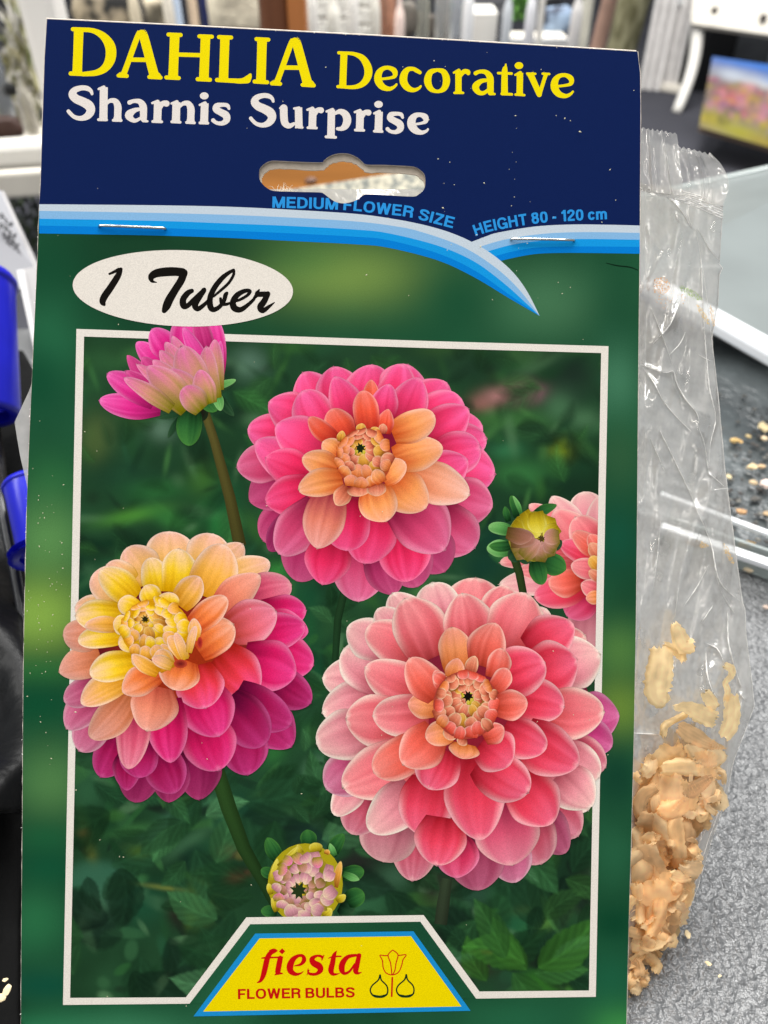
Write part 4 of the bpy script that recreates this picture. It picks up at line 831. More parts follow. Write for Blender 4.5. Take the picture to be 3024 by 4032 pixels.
# frayed fibres at the hole
mb = MB()
for i in range(26):
    x, y = (1100 + rr.gauss(12, 22), 752 + rr.uniform(-3, 3)); q = rr.uniform(-2.9, -.2); ln = rr.uniform(8, 34); p0 = L(x, y, -.0002)
    pts = [L(x + math.cos(q + .5 * math.sin(t * 3 + i)) * ln * t, y + math.sin(q + .5 * math.sin(t * 3 + i)) * ln * t, -.0002 - .0008 * t) for t in (0, .33, .66, 1)]
    mb.tube(pts, 3.2e-5, 4, lin('#fff'))
o = mb.build('paper_fibres', mat('fibre', '#e8dcc8', rough=.9), packet); o['kind'] = 'stuff'
exec_parts = []

# ================================================================== CLEAR BAG (part of the packet)
def film_mat(name, haze=.10, edge=.5):
    m = bpy.data.materials.new(name); m.use_nodes = True; nt = m.node_tree; nt.nodes.clear()
    out = nt.nodes.new('ShaderNodeOutputMaterial'); tr = nt.nodes.new('ShaderNodeBsdfTransparent'); tr.inputs[0].default_value = (.97, .97, .96, 1)
    gl = nt.nodes.new('ShaderNodeBsdfGlossy'); gl.inputs['Roughness'].default_value = .07; gl.inputs[0].default_value = (1, .99, .97, 1)
    df = nt.nodes.new('ShaderNodeBsdfDiffuse'); df.inputs[0].default_value = (.95, .92, .87, 1)
    tl = nt.nodes.new('ShaderNodeBsdfTranslucent'); tl.inputs[0].default_value = (.95, .92, .87, 1)
    ms = nt.nodes.new('ShaderNodeMixShader'); ms.inputs[0].default_value = .5; nt.links.new(df.outputs[0], ms.inputs[1]); nt.links.new(tl.outputs[0], ms.inputs[2])
    m1 = nt.nodes.new('ShaderNodeMixShader'); m2 = nt.nodes.new('ShaderNodeMixShader')
    tc = nt.nodes.new('ShaderNodeTexCoord'); n = nt.nodes.new('ShaderNodeTexNoise'); n.inputs['Scale'].default_value = 160; n.inputs['Detail'].default_value = 3
    nt.links.new(tc.outputs['Object'], n.inputs['Vector'])
    mr = nt.nodes.new('ShaderNodeMapRange'); mr.inputs['From Min'].default_value = .3; mr.inputs['From Max'].default_value = .7; mr.inputs['To Min'].default_value = haze * .6; mr.inputs['To Max'].default_value = haze * 1.4
    nt.links.new(n.outputs['Fac'], mr.inputs['Value']); nt.links.new(mr.outputs[0], m1.inputs[0])
    nt.links.new(tr.outputs[0], m1.inputs[1]); nt.links.new(ms.outputs[0], m1.inputs[2])
    fn = nt.nodes.new('ShaderNodeFresnel'); fn.inputs['IOR'].default_value = 2.1
    bp = nt.nodes.new('ShaderNodeBump'); bp.inputs['Strength'].default_value = .10; bp.inputs['Distance'].default_value = .0006
    n2 = nt.nodes.new('ShaderNodeTexNoise'); n2.inputs['Scale'].default_value = 340; n2.inputs['Detail'].default_value = 3; nt.links.new(tc.outputs['Object'], n2.inputs['Vector'])
    nt.links.new(n2.outputs['Fac'], bp.inputs['Height']); nt.links.new(bp.outputs[0], gl.inputs['Normal']); nt.links.new(bp.outputs[0], fn.inputs['Normal'])
    nt.links.new(fn.outputs[0], m2.inputs[0]); nt.links.new(m1.outputs[0], m2.inputs[1]); nt.links.new(gl.outputs[0], m2.inputs[2]); nt.links.new(m2.outputs[0], out.inputs[0])
    return m
M_FILM = film_mat('clear_film', .42)
F4 = fr(2400, 900, 624 / 1255); F3 = fr(2400, 0, 624 / 1534); F5 = fr(2400, 2000, 624 / 1380); F6 = fr(2400, 3000, 624 / 1337)
REDGE = [(2846, 838), (2842, 900), (2836, 1000), (2833, 1039), (2846, 1056), (2833, 1085), (2828, 1198), (2803, 1333), (2818, 1460), (2833, 1596), (2855, 1845), (2875, 2000), (2897, 2167), (2925, 2375), (2934, 2395), (2938, 2497), (2961, 2678), (2971, 2778), (2943, 2859), (2888, 3000), (2862, 3140), (2797, 3327), (2750, 3490), (2699, 3625), (2633, 3747), (2554, 3933), (2503, 4027), (2440, 4095)]
LEDGE = [(230, 700), (150, 1400), (128, 1510), (57, 1663), (80, 1800), (104, 1900), (140, 2100), (130, 3000), (200, 3700), (330, 4095)]
RIDGES = []
def ridge(fr_, pts, a=.35, w_=7): RIDGES.append(([fr_(*p) for p in pts], a * 1.9e-3, w_))
ridge(F4, [(680, 0), (725, 250), (735, 500), (755, 850), (790, 1250), (840, 1500), (800, 1700), (785, 1900)], .5, 8)
ridge(F4, [(735, 280), (790, 700), (820, 1000)], .3, 6)
ridge(F4, [(245, 1075), (430, 1140), (505, 1130), (530, 1220), (600, 1350), (690, 1460), (710, 1540)], .8, 9)
ridge(F4, [(265, 1100), (350, 1220), (430, 1370), (520, 1480), (650, 1610)], .5, 7)
ridge(F4, [(330, 620), (420, 850), (500, 1080)], .3, 6); ridge(F4, [(325, 1660), (440, 1930)], .35, 6)
ridge(F4, [(400, 1600), (570, 1950), (690, 2212)], .5, 8); ridge(F4, [(345, 910), (480, 760), (560, 570)], .8, 16)
ridge(F4, [(790, 1940), (930, 2060)], .5, 6); ridge(F4, [(830, 2070), (930, 2055)], .4, 5); ridge(F4, [(700, 0), (800, 170), (860, 240)], .5, 7)
ridge(F4, [(700, 1560), (750, 1700), (780, 1900)], .5, 7); ridge(F4, [(430, 200), (360, 330), (250, 520)], -.4, 10); ridge(F4, [(560, 100), (480, 500), (420, 800)], -.5, 12)
ridge(F3, [(300, 1800), (550, 1900), (700, 2050), (800, 2212)], .6, 8); ridge(F3, [(800, 1900), (760, 2050), (800, 2212)], .4, 6); ridge(F3, [(640, 2060), (670, 2150)], .6, 8)
ridge(F3, [(860, 1960), (1000, 2060), (1080, 2080)], .6, 7)
ridge(F5, [(850, 1180), (940, 1230), (990, 1330)], .7, 10); ridge(F5, [(840, 1250), (850, 1450), (900, 1600), (950, 1660)], .9, 12); ridge(F5, [(1030, 900), (1040, 1200), (1140, 1540)], .6, 8)
ridge(F5, [(750, 0), (880, 300), (960, 640), (1160, 830)], .6, 9); ridge(F5, [(215, 1960), (440, 1975)], .9, 14); ridge(F5, [(900, 850), (800, 1000)], .4, 8); ridge(F5, [(450, 60), (420, 400), (380, 700)], .3, 8)
ridge(F5, [(600, 700), (570, 950)], .3, 5); ridge(F5, [(1120, 1600), (1190, 1680)], .5, 6); ridge(F6, [(380, 1405), (500, 1420)], .9, 9); ridge(F6, [(1000, 0), (960, 300), (820, 700), (700, 1100), (560, 1450), (400, 1800)], .5, 9)
ridge(F6, [(600, 350), (590, 560)], .4, 6); ridge(F6, [(165, 1000), (330, 1350)], .4, 8); ridge(F6, [(850, 500), (700, 800)], .3, 7)
rr = random.Random(77)
for i in range(30):
    y = rr.uniform(850, 4000); x = rr.uniform(2530, interp(REDGE, y) - 10); q = rr.gauss(1.35, .45); ln = rr.uniform(30, 190)
    mid = (x + math.cos(q) * ln * .5 + rr.uniform(-14, 14), y + math.sin(q) * ln * .5)
    RIDGES.append(([(x, y), mid, (x + math.cos(q) * ln, y + math.sin(q) * ln)], rr.uniform(.15, .7) * 1e-3, rr.uniform(4, 9)))
def ridge_h(X, Y):
    H = np.zeros(X.shape)
    for pts, a, wd in RIDGES:
        pts = cr(pts, 4); D = np.full(X.shape, 1e9); T = np.zeros(X.shape); n = len(pts) - 1
        xs = [p[0] for p in pts]; ys = [p[1] for p in pts]
        msk = (X > min(xs) - 60) & (X < max(xs) + 60) & (Y > min(ys) - 60) & (Y < max(ys) + 60)
        if not msk.any(): continue
        x = X[msk]; y = Y[msk]; D = np.full(x.shape, 1e9); T = np.zeros(x.shape)
        for i in range(n):
            ax, ay = pts[i]; bx, by = pts[i + 1]; dx, dy = bx - ax, by - ay; l2 = dx * dx + dy * dy + 1e-9
            t = ((x - ax) * dx + (y - ay) * dy) / l2; t = t.clip(0, 1); d = np.hypot(x - ax - dx * t, y - ay - dy * t)
            up = d < D; D[up] = d[up]; T[up] = ((i + t) / n)[up]
        fade = np.sin(np.pi * T.clip(.04, .96)) ** .4
        H[msk] += a * np.exp(-D / wd) * fade
    return H
FILMG = []; NTR = len(RIDGES) - 30
def film(name, y0, y1, side, ny=640):
    ys = np.linspace(y0, y1, ny); S = np.concatenate([np.linspace(0, .93, 24)[:-1] * 1.0, np.linspace(.93, 1, 3)]) if side == 'b' else None
    mb = MB()
    nxa, nxb = 26, 96
    X = np.zeros((ny, nxa + nxb)); Y = np.zeros_like(X); Sx = np.zeros_like(X)
    for j, y in enumerate(ys):
        a, b = interp(LEDGE, y), interp(REDGE, y); m_ = min(2470, b - 60)
        row = np.concatenate([np.linspace(a, m_, nxa, endpoint=False), np.linspace(m_, b, nxb)])
        X[j] = row; Y[j] = y; Sx[j] = (row - a) / (b - a)
    vy = (Y - y0) / (y1 - y0)
    prof = (np.sin(np.pi * Sx.clip(0, 1)) ** .6) * (.25 + .75 * np.sin(np.pi * (vy * .86 + .07)) ** .8)
    if side == 'f':
        Zz = -0.0150 + .0135 * prof.clip(0, 1) ** .8; Zz = np.minimum(Zz, -.0009)
        Zz = np.where(X > 2450, Zz, -.0012 - .0004 * (1 - prof)); 
        k = ((X - 2450) / 90).clip(0, 1); Zz = -.0012 * (1 - k) + Zz * k
        n_ = np.array([[noise.noise(Vector((X[j, i] / 80 + Y[j, i] / 500, Y[j, i] / 300, 3))) for i in range(0, X.shape[1])] for j in range(ny)])
        n2 = np.array([[noise.noise(Vector((X[j, i] / 26 + Y[j, i] / 170, Y[j, i] / 170, 8))) for i in range(0, X.shape[1])] for j in range(ny)])
        edgek = ((1 - Sx) / .02).clip(0, 1)
        Zz = Zz + edgek * k * (.0030 * n_ + .00035 * n2 + ridge_h(X, Y)) - .0004 * k
    else:
        Zz = -.0150 - .016 * prof
        Zz = Zz + .0012 * np.sin(X / 60 + Y / 90) * prof
    nx = X.shape[1]
    if side == 'f': FILMG.append((X, Y, Zz))
    vs = [L(X[j, i], Y[j, i], Zz[j, i]) for j in range(ny) for i in range(nx)]
    fs = [(j * nx + i, (j + 1) * nx + i, (j + 1) * nx + i + 1, j * nx + i + 1) for j in range(ny - 1) for i in range(nx - 1)]
    mb.add(vs, fs, lin('#ffffff')); return mb.build(name, M_FILM, packet, True)
film('bag_front', 745, 4092, 'f', 560); film('bag_back', 745, 4092, 'b', 60)
def film_z(x, y):
    X, Y, Zz = FILMG[0]; j = int(round((y - Y[0, 0]) / (Y[-1, 0] - Y[0, 0]) * (Y.shape[0] - 1))); j = min(max(j, 0), Y.shape[0] - 1)
    return float(np.interp(x, X[j], Zz[j]))
M_GLINT = mat('film_crease_glint', '#f6f2ec', rough=.25, spec=.9, noise_s=700, noise_amt=.1)  # white colour stands in for highlights along the folded film
rc = random.Random(19)
for pts, a_, wd_ in RIDGES[:NTR] + RIDGES[NTR:NTR + 8]:
    if a_ <= 0: continue
    P_ = dense(cr(pts, 5), 9); P_ = [(x + rc.uniform(-.8, .8), min(y, 4085)) for x, y in P_ if y > 750]
    if len(P_) < 4: continue
    rad = 9.5e-5 * (1.0 + a_ * 450) * rc.uniform(.7, 1.2)
    if a_ < .7e-3: rad *= .6
    pp = [L(x, y, film_z(x, y) + .00004) for x, y in P_]; n_ = len(pp)
    rd = [max(6e-6, rad * math.sin(math.pi * (i + .5) / n_) ** .7 * (.75 + .8 * noise.noise(Vector((i * .45, a_ * 9e3, 1))))) for i in range(n_)]
    mb = MB(); mb.tube(pp, rd, 6, lin('#fff')); mb.build('crease_glint', M_GLINT, packet, True)  # white tubes put in as highlight lines along the folds
pp = [L(x - 1, y, film_z(x - 1, y)) for x, y in dense(REDGE, 14)]; mb = MB(); mb.tube(pp, [7e-5 * (1 + .7 * noise.noise(Vector((i * .3, 0, 4)))) for i in range(len(pp))], 6, lin('#fff')); mb.build('edge_glint', M_GLINT, packet, True)  # white tube put in as the bright line on the bag edge
# gathered neck and the serrated flaps above it
def flap(name, TL, TR, BL, BR, teeth, z0, z1, seed, midr=None):
    nx, ny = 90, 60; rr = random.Random(seed); vs = []
    folds = [(rr.uniform(0, 1), rr.uniform(.01, .03), rr.uniform(.2, .8) * 1e-3) for _ in range(9)]
    for j in range(ny + 1):
        v = j / ny
        for i in range(nx + 1):
            u = i / nx
            a = Vector(TL).lerp(Vector(TR), u); b = Vector(BL).lerp(Vector(BR), u)
            if midr: a = a.lerp(a, 1)
            p = a.lerp(b, v)
            if midr:
                p = p + Vector(midr) * (math.sin(math.pi * v)) * u * u
            tooth = 8 * abs(((u * teeth) % 1) - .5) * 2 + 4 * noise.noise(Vector((u * 14, seed, 0)))
            p = p + Vector((0, 1)) * tooth * max(0, 1 - v * 6)
            h = sum(am * math.exp(-abs(u - c_ - .25 * (v - 1) * (c_ - .5)) / wd) for c_, wd, am in folds) * (.25 + v * .9) + .0006 * noise.noise(Vector((u * 4, v * 3, seed)))
            vs.append(L(p.x, p.y, z0 + (z1 - z0) * v + h))
    m = nx + 1; fs = [(j * m + i, (j + 1) * m + i, (j + 1) * m + i + 1, j * m + i + 1) for j in range(ny) for i in range(nx)]
    mb = MB(); mb.add(vs, fs, lin('#fff')); return mb.build(name, M_FILM, packet, True)
flap('bag_flap', (2440, 486), (2666, 522), (2440, 745), (2690, 768), 13, -.0040, -.0050, 3)
flap('bag_flap', (2600, 556), (2806, 604), (2600, 752), (2845, 812), 10, -.0065, -.0080, 6, (42, 0))
mb = MB(); rr = random.Random(4)
for k in range(7):                                   # crushed pleats of the neck, whitened to stand for glints
    y_off = k * 7 - 20; pts = []
    for i in range(26):
        t = i / 25; x = 2500 + (2846 - 2500) * t; y = 735 + 95 * t ** 1.5 + y_off * (.5 + .9 * t) + 5 * noise.noise(Vector((x / 16, k * 3, 0)))
        pts.append(L(x, y, -.0045 - .004 * t + .0008 * noise.noise(Vector((x / 13, k, 5)))))
    mb.tube(pts, [max(.00001, .000085 * (1.5 + 2.4 * noise.noise(Vector((i * .7, k, 9))))) for i in range(26)], 6, lin('#fff'))
mb.build('bag_neck', M_GLINT, packet, True)
# faded print marks on the bag film
def speckle_patch(name, cx, cy, rx_, ry_, col, n, z, ang=0):
    mb = MB(); rr = random.Random(int(cx))
    for _ in range(n):
        q = rr.uniform(0, 6.28); r_ = rr.random() ** .5; dx = rx_ * r_ * math.cos(q); dy = ry_ * r_ * math.sin(q); a = R(ang)
        x = cx + dx * math.cos(a) - dy * math.sin(a); y = cy + dx * math.sin(a) + dy * math.cos(a); s_ = rr.uniform(1.2, 3.0)
        vs = [L(x + s_ * math.cos(k * 2.1 + q), y + s_ * math.sin(k * 2.1 + q), z) for k in range(3)]
        mb.add(vs, [(0, 2, 1)], lin(col))
    o = mb.build(name, mat('faded_ink', attr=True, rough=.7), packet); o['kind'] = 'stuff'
speckle_patch('ink_mark', 2600, 1124, 38, 34, '#e8a868', 260, -.0095); speckle_patch('ink_mark', 2552, 1118, 9, 28, '#e8a868', 60, -.0095)
speckle_patch('ink_mark', 2720, 1155, 52, 14, '#8ca858', 190, -.0095, 32); speckle_patch('ink_mark', 2770, 1240, 50, 9, '#e4c078', 130, -.0095, 58); speckle_patch('ink_mark', 2805, 1245, 8, 44, '#ecc490', 90, -.010, -8)
speckle_patch('ink_mark', 2745, 2140, 46, 15, '#e4bc78', 190, -.010, 12); speckle_patch('ink_mark', 2868, 2180, 10, 48, '#e4bc78', 130, -.0115, -28); speckle_patch('ink_mark', 2640, 1180, 60, 40, '#d8a070', 60, -.0095)

# ================================================================== WOOD SHAVINGS inside the bag
def wood_mat():
    m = mat('wood_shaving', '#ffe8bc', rough=.62, spec=.25, noise_s=260, noise_amt=.14, stretch=(1, .18, 1), bump=(900, .3, .0002))
    nt = m.node_tree; b = nt.nodes['Principled BSDF']
    lnk = b.inputs['Base Color'].links[0].from_socket
    at = nt.nodes.new('ShaderNodeAttribute'); at.attribute_name = 'Col'; mu = nt.nodes.new('ShaderNodeVectorMath'); mu.operation = 'MULTIPLY'
    nt.links.new(lnk, mu.inputs[0]); nt.links.new(at.outputs['Color'], mu.inputs[1]); nt.links.new(mu.outputs[0], b.inputs['Base Color'])
    tl = nt.nodes.new('ShaderNodeBsdfTranslucent'); nt.links.new(mu.outputs[0], tl.inputs[0]); ms = nt.nodes.new('ShaderNodeMixShader'); ms.inputs[0].default_value = .5
    out = [n for n in nt.nodes if n.type == 'OUTPUT_MATERIAL'][0]
    nt.links.new(b.outputs[0], ms.inputs[1]); nt.links.new(tl.outputs[0], ms.inputs[2]); nt.links.new(ms.outputs[0], out.inputs[0]); return m
M_WOOD = wood_mat()
def shaving(pts, z, seed, curl=.35, twist=0, tint=(1, 1, 1), name='wood_shaving'):
    """pts: (px, py, width px); thin ragged ribbon, cupped across its width, in world space"""
    rr = random.Random(seed); P = [Vector(p) for p in pts]; S = []
    n = len(P)
    for i in range(n - 1):
        a, b, c, d = [P[min(max(i + j, 0), n - 1)] for j in (-1, 0, 1, 2)]
        for q in range(7):
            t = q / 7; S.append(0.5 * ((2 * b) + (c - a) * t + (2 * a - 5 * b + 4 * c - d) * t * t + (-a + 3 * b - 3 * c + d) * t ** 3))
    S.append(P[-1]); m = 11; vs = []; cs = []; gs = [rr.uniform(-.09, .09) for _ in range(11)]
    for i, s in enumerate(S):
        a = S[max(i - 1, 0)]; b = S[min(i + 1, len(S) - 1)]; d = Vector((b.x - a.x, b.y - a.y)).normalized(); nn = Vector((-d.y, d.x)); t = i / (len(S) - 1)
        for j in range(m):
            k = j / (m - 1) * 2 - 1
            rag = 1 + .16 * noise.noise(Vector((i * .9, k * 2, seed))) + (rr.uniform(-.10, .10) if abs(k) == 1 else 0)
            wv = s.z / 2 * k * rag * (1 if 0 < i < len(S) - 1 else .75)
            px_ = s.x + nn.x * wv; py_ = s.y + nn.y * wv
            if i in (0, len(S) - 1): px_ += d.x * rr.uniform(-9, 9); py_ += d.y * rr.uniform(-9, 9)
            wm = s.z * 5.3e-5
            h = z + curl * wm * (1 - k * k) + wm * twist * k * math.sin(t * 5 + seed) + .0012 * math.sin(t * 4.2 + seed * 1.7)
            h = min(h, -.0030 - (.0085 * max(0, (px_ - 2640) / 330)))
            vs.append(L2W(L(px_, py_, h)))
            v = .95 + .22 * noise.noise(Vector((i * .35, j * .3, seed * 2.1))) + gs[j] - .06 * (abs(k) > .9)
            cs.append((tint[0] * v, tint[1] * v, tint[2] * v))
    fs = [(i * m + j, i * m + j + 1, (i + 1) * m + j + 1, (i + 1) * m + j) for i in range(len(S) - 1) for j in range(m - 1)]
    mb = MB(); ctr = sum(vs, Vector()) / len(vs); mb.add([v - ctr for v in vs], fs, cs); o = mb.build(name, M_WOOD, None, True); o.location = ctr; return o
def FP(f_, pts): s_ = f_(1, 0)[0] - f_(0, 0)[0]; return [(*f_(x, y), w_ * s_) for x, y, w_ in pts]
SPEC = [
 (F5, [(450, 1215, 200), (440, 1380, 230), (420, 1520, 250), (430, 1640, 210), (500, 1700, 120)], .3, 'broad pale wood shaving floating highest at the left inside the clear bag'),
 (F5, [(560, 1000, 60), (600, 1100, 140), (650, 1200, 150), (740, 1190, 110)], .4, 'pointed wood shaving joined to the top corner of the broad one'),
 (F5, [(470, 1190, 60), (560, 1230, 90), (620, 1280, 90), (650, 1340, 50)], -.5, 'small rolled wood shaving bridging the two highest ones in the bag'),
 (F5, [(1000, 1370, 60), (1060, 1400, 70), (1060, 1460, 60), (1010, 1520, 50), (1030, 1600, 55), (1010, 1680, 60)], .5, 'thin twisted wood curl rising highest near the right edge of the bag'),
 (F5, [(830, 1600, 90), (880, 1680, 110), (930, 1750, 90)], .5, 'short pale wood curl standing left of the thin twisted curl'),
 (F5, [(560, 1740, 50), (680, 1740, 110), (800, 1800, 170), (930, 1850, 150)], .4, 'long wood shaving lying across the top of the pile'),
 (F5, [(1060, 1630, 120), (1070, 1760, 150), (1050, 1900, 150), (990, 2000, 120)], .5, 'upright wood shaving in the top right of the pile'),
 (F5, [(680, 1790, 60), (560, 1850, 60), (480, 1900, 70), (470, 1990, 60)], .6, 'narrow hooked wood shaving hanging at the left top of the pile'),
 (F5, [(600, 1900, 110), (720, 1980, 160), (880, 2060, 90), (1010, 2090, 20)], .5, 'brown tinted wood shaving tapering to a point at right'),
 (F6, [(440, 60, 110), (620, 40, 160), (780, 60, 130)], .6, 'wide pinkish wood shaving bulging against the bag'),
 (F6, [(380, 420, 200), (470, 520, 250), (530, 640, 180), (520, 720, 80)], .5, 'smooth broad wood shaving like a petal in the middle of the pile'),
 (F6, [(560, 260, 120), (680, 240, 150), (860, 130, 60)], .5, 'greyish wood shaving pointing to the upper right over the petal shaped one'),
 (F6, [(520, 950, 90), (600, 970, 110), (680, 960, 100)], .4, 'small square wood shaving near the right side of the pile'),
 (F6, [(220, 1040, 120), (250, 1200, 140), (270, 1360, 90)], .4, 'pale wedge of wood shaving beside the card edge low in the bag'),
]
for i, (f_, pts, cl, lab) in enumerate(SPEC):
    g = 'nine' 
    tint = (1.12, 1.06, .95) if i not in (8, 11) else (.86, .72, .62)
    o = shaving(FP(f_, pts), -.0042 - .0006 * (i % 4), 40 + i, cl, .15, tint)
    tag(o, lab, 'wood shaving', 'wood shavings in the bag')
rr = random.Random(91)
made = 0; thin_ = False
PILE = [(2480, 2960), (2560, 2900), (2640, 2880), (2760, 2860), (2900, 2850)]
while made < 286:
    y = rr.uniform(2850, 4080); b = interp(REDGE, y); x = rr.uniform(2380, b - 30 - 20 * rr.random())
    top = 2960 - (x - 2480) * .2
    if x < 2400 and rr.random() < .5: continue
    if y < top + 25: continue
    edge = max(0, 1 - (b - x) / 150)
    ln = rr.uniform(80, 210) * (1 - .45 * edge); q = rr.gauss(1.4, .9); wd = rr.uniform(40, 110) * (1.6 if rr.random() < .22 else 1) * (1 - .5 * edge); cv_ = rr.uniform(-.7, .7)
    thin_ = rr.random() < .2
    if thin_: wd = rr.uniform(14, 30); ln *= 1.2; cv_ *= 2.2
    pts = []
    for t in (-.5, -.17, .17, .5):
        px_ = x + math.cos(q + cv_ * t * 2) * ln * t; py_ = y + math.sin(q + cv_ * t * 2) * ln * t
        px_ = min(px_, interp(REDGE, py_) - 22); pts.append((px_, py_, wd * (1 - .5 * abs(t))))
    depth = rr.random(); z = -.0040 - .009 * depth
    br = rr.uniform(.86, 1.12); warm = rr.uniform(0, 1); tint = (br * 1.04, br * (.99 - .09 * warm), br * (.96 - .24 * warm))
    if rr.random() < .10: tint = (.80, .66, .54)
    o = shaving(pts, z, 400 + made, rr.uniform(-.35, .4) if thin_ else rr.uniform(-.6, .7), rr.uniform(-.5, .5), tint)
    lev = 'high in the bag' if y < 3230 else ('halfway down the bag' if y < 3520 else ('low in the bag' if y < 3800 else 'at the bag bottom'))
    sidew = 'beside the card edge' if x < 2380 + (b - 2380) * .36 else ('near the outer edge' if x > 2380 + (b - 2380) * .72 else 'midway across')
    look = ('brown tinted ' if tint[0] < .81 and tint[2] < .6 else 'pale ') + ('narrow wood curl' if thin_ else ('broad wood flake' if wd > 105 else ('mid sized wood shaving' if wd > 62 else 'small wood shaving')))
    tag(o, look + ' ' + lev + ', ' + sidew, 'wood shaving', 'wood shavings in the bag'); made += 1

# ================================================================== THE TABLE AND WHAT STANDS ON IT
def mat_leather():
    m = bpy.data.materials.new('pebbled_rubber'); m.use_nodes = True; nt = m.node_tree; b = nt.nodes['Principled BSDF']
    b.inputs['Base Color'].default_value = (.13, .132, .134, 1); b.inputs['Roughness'].default_value = .36; b.inputs['Specular IOR Level'].default_value = 1.0
    tc = nt.nodes.new('ShaderNodeTexCoord'); mp = nt.nodes.new('ShaderNodeMapping'); nt.links.new(tc.outputs['Object'], mp.inputs['Vector'])
    n0 = nt.nodes.new('ShaderNodeTexNoise'); n0.inputs['Scale'].default_value = 420; n0.inputs['Detail'].default_value = 2; nt.links.new(mp.outputs[0], n0.inputs['Vector'])
    ad = nt.nodes.new('ShaderNodeVectorMath'); ad.operation = 'MULTIPLY_ADD'; ad.inputs[1].default_value = (.0016, .0016, .0016); nt.links.new(n0.outputs['Color'], ad.inputs[0]); nt.links.new(mp.outputs[0], ad.inputs[2])
    v = nt.nodes.new('ShaderNodeTexVoronoi'); v.feature = 'SMOOTH_F1'; v.inputs['Scale'].default_value = 620; v.inputs['Smoothness'].default_value = .6; nt.links.new(ad.outputs[0], v.inputs['Vector'])
    n1 = nt.nodes.new('ShaderNodeTexNoise'); n1.inputs['Scale'].default_value = 900; n1.inputs['Detail'].default_value = 2; nt.links.new(mp.outputs[0], n1.inputs['Vector'])
    mx = nt.nodes.new('ShaderNodeMath'); mx.operation = 'MULTIPLY_ADD'; mx.inputs[1].default_value = -1.0; nt.links.new(v.outputs['Distance'], mx.inputs[0]); nt.links.new(n1.outputs['Fac'], mx.inputs[2])
    bp = nt.nodes.new('ShaderNodeBump'); bp.inputs['Strength'].default_value = 1.0; bp.inputs['Distance'].default_value = .0008; nt.links.new(mx.outputs[0], bp.inputs['Height']); nt.links.new(bp.outputs[0], b.inputs['Normal'])
    n2 = nt.nodes.new('ShaderNodeTexNoise'); n2.inputs['Scale'].default_value = 30; n2.inputs['Detail'].default_value = 5; nt.links.new(tc.outputs['Object'], n2.inputs['Vector'])
    mr = nt.nodes.new('ShaderNodeMapRange'); mr.inputs['To Min'].default_value = .28; mr.inputs['To Max'].default_value = .5; nt.links.new(n2.outputs['Fac'], mr.inputs['Value']); nt.links.new(mr.outputs[0], b.inputs['Roughness'])
    return m
mb = MB(); mb.box((0.0, .02, -.0155), (.95, .62, .030), 0, lin('#222'), .004); tt = mb.build('table_top', mat_leather()); tag(tt, kind='structure')
# --- clear storage box with soil crumbs
M_CLEAR = mat('frosted_plastic', '#b9c2bf', rough=.24, spec=.5, trans=.55, noise_s=9, noise_amt=.07)
M_RIM = mat('clear_rim', '#f4f6f8', rough=.10, spec=.9, noise_s=20, noise_amt=.04, coat=.6)
box = empty('storage_box', G(2800, 2200, 0)); tag(box, 'open clear plastic box scattered with soil crumbs behind the bag on the black table', 'plastic box')
bl_ = Matrix.Translation(-box.location)
def bar(name, p0, p1, wdt, hgt, m, parent, bev=.25):
    """bar from p0 to p1 (world), width wdt, height hgt"""
    p0, p1 = Vector(p0), Vector(p1); d = p1 - p0; ln = d.length; x = d.normalized(); z = Vector((0, 0, 1)) if abs(x.z) < .95 else Vector((0, -1, 0)); y = z.cross(x).normalized(); z = x.cross(y)
    mbb = MB(); mbb.box((0, 0, 0), (ln, wdt, hgt), 0, lin('#ffffff'), min(wdt, hgt) * bev)
    mt_ = Matrix(((x.x, y.x, z.x), (x.y, y.y, z.y), (x.z, y.z, z.z))); c_ = (p0 + p1) / 2 - (parent.location if parent else Vector())
    mbb.v = [tuple(mt_ @ Vector(v) + c_) for v in mbb.v]; return mbb.build(name, m, parent)
zr = .012
a0, a1 = G(2600, 2052, zr), G(3400, 2345, zr); bar('rim', G(2600, 1947, zr), G(3400, 2240, zr), .0024, .002, M_RIM, box)
bar('rim', G(2600, 2075, zr), G(3400, 2350, zr), .0038, .0025, M_RIM, box)
bar('near_wall', G(2600, 2075, zr / 2), G(3400, 2350, zr / 2), .0016, zr, M_CLEAR, box)
h0, h1 = G(2560, 1120, .030), G(3500, 1650, .030)
bar('hinge_glint_bar', h0, h1, .0125, .006, M_RIM, box)  # white bar stands in for the reflection along the hinge
# box floor and lid
mb = MB(); q = [G(2450, 1140, .004), G(3500, 1700, .004), G(3500, 2330, .004), G(2450, 2000, .004)]; mb.add([v - box.location for v in q], [(0, 3, 2, 1)], lin('#888'))
mb.build('box_floor', mat('dirty_plastic', '#44494a', rough=.22, spec=.6, noise_s=60, noise_amt=.35, bump=(120, .4, .002)), box)
lidp = [(2460, 1080, .40), (3500, 1560, .33), (3500, 560, .55), (2460, 790, .60)]
vs = [W(*p) - box.location for p in lidp]; n_ = (vs[1] - vs[0]).cross(vs[3] - vs[0]).normalized() * .0015
mb = MB(); mb.add(vs + [v - n_ for v in vs], [(0, 1, 2, 3), (7, 6, 5, 4), (0, 4, 5, 1), (1, 5, 6, 2), (2, 6, 7, 3), (3, 7, 4, 0)], lin('#ccc')); mb.build('lid', mat('lid_plastic', '#7b8281', rough=.3, spec=.45, noise_s=14, noise_amt=.12, trans=.25), box)
bar('lid_edge', W(2460, 790, .60), W(3500, 560, .55), .006, .004, mat('lid_edge', '#a4acaa', rough=.2), box)
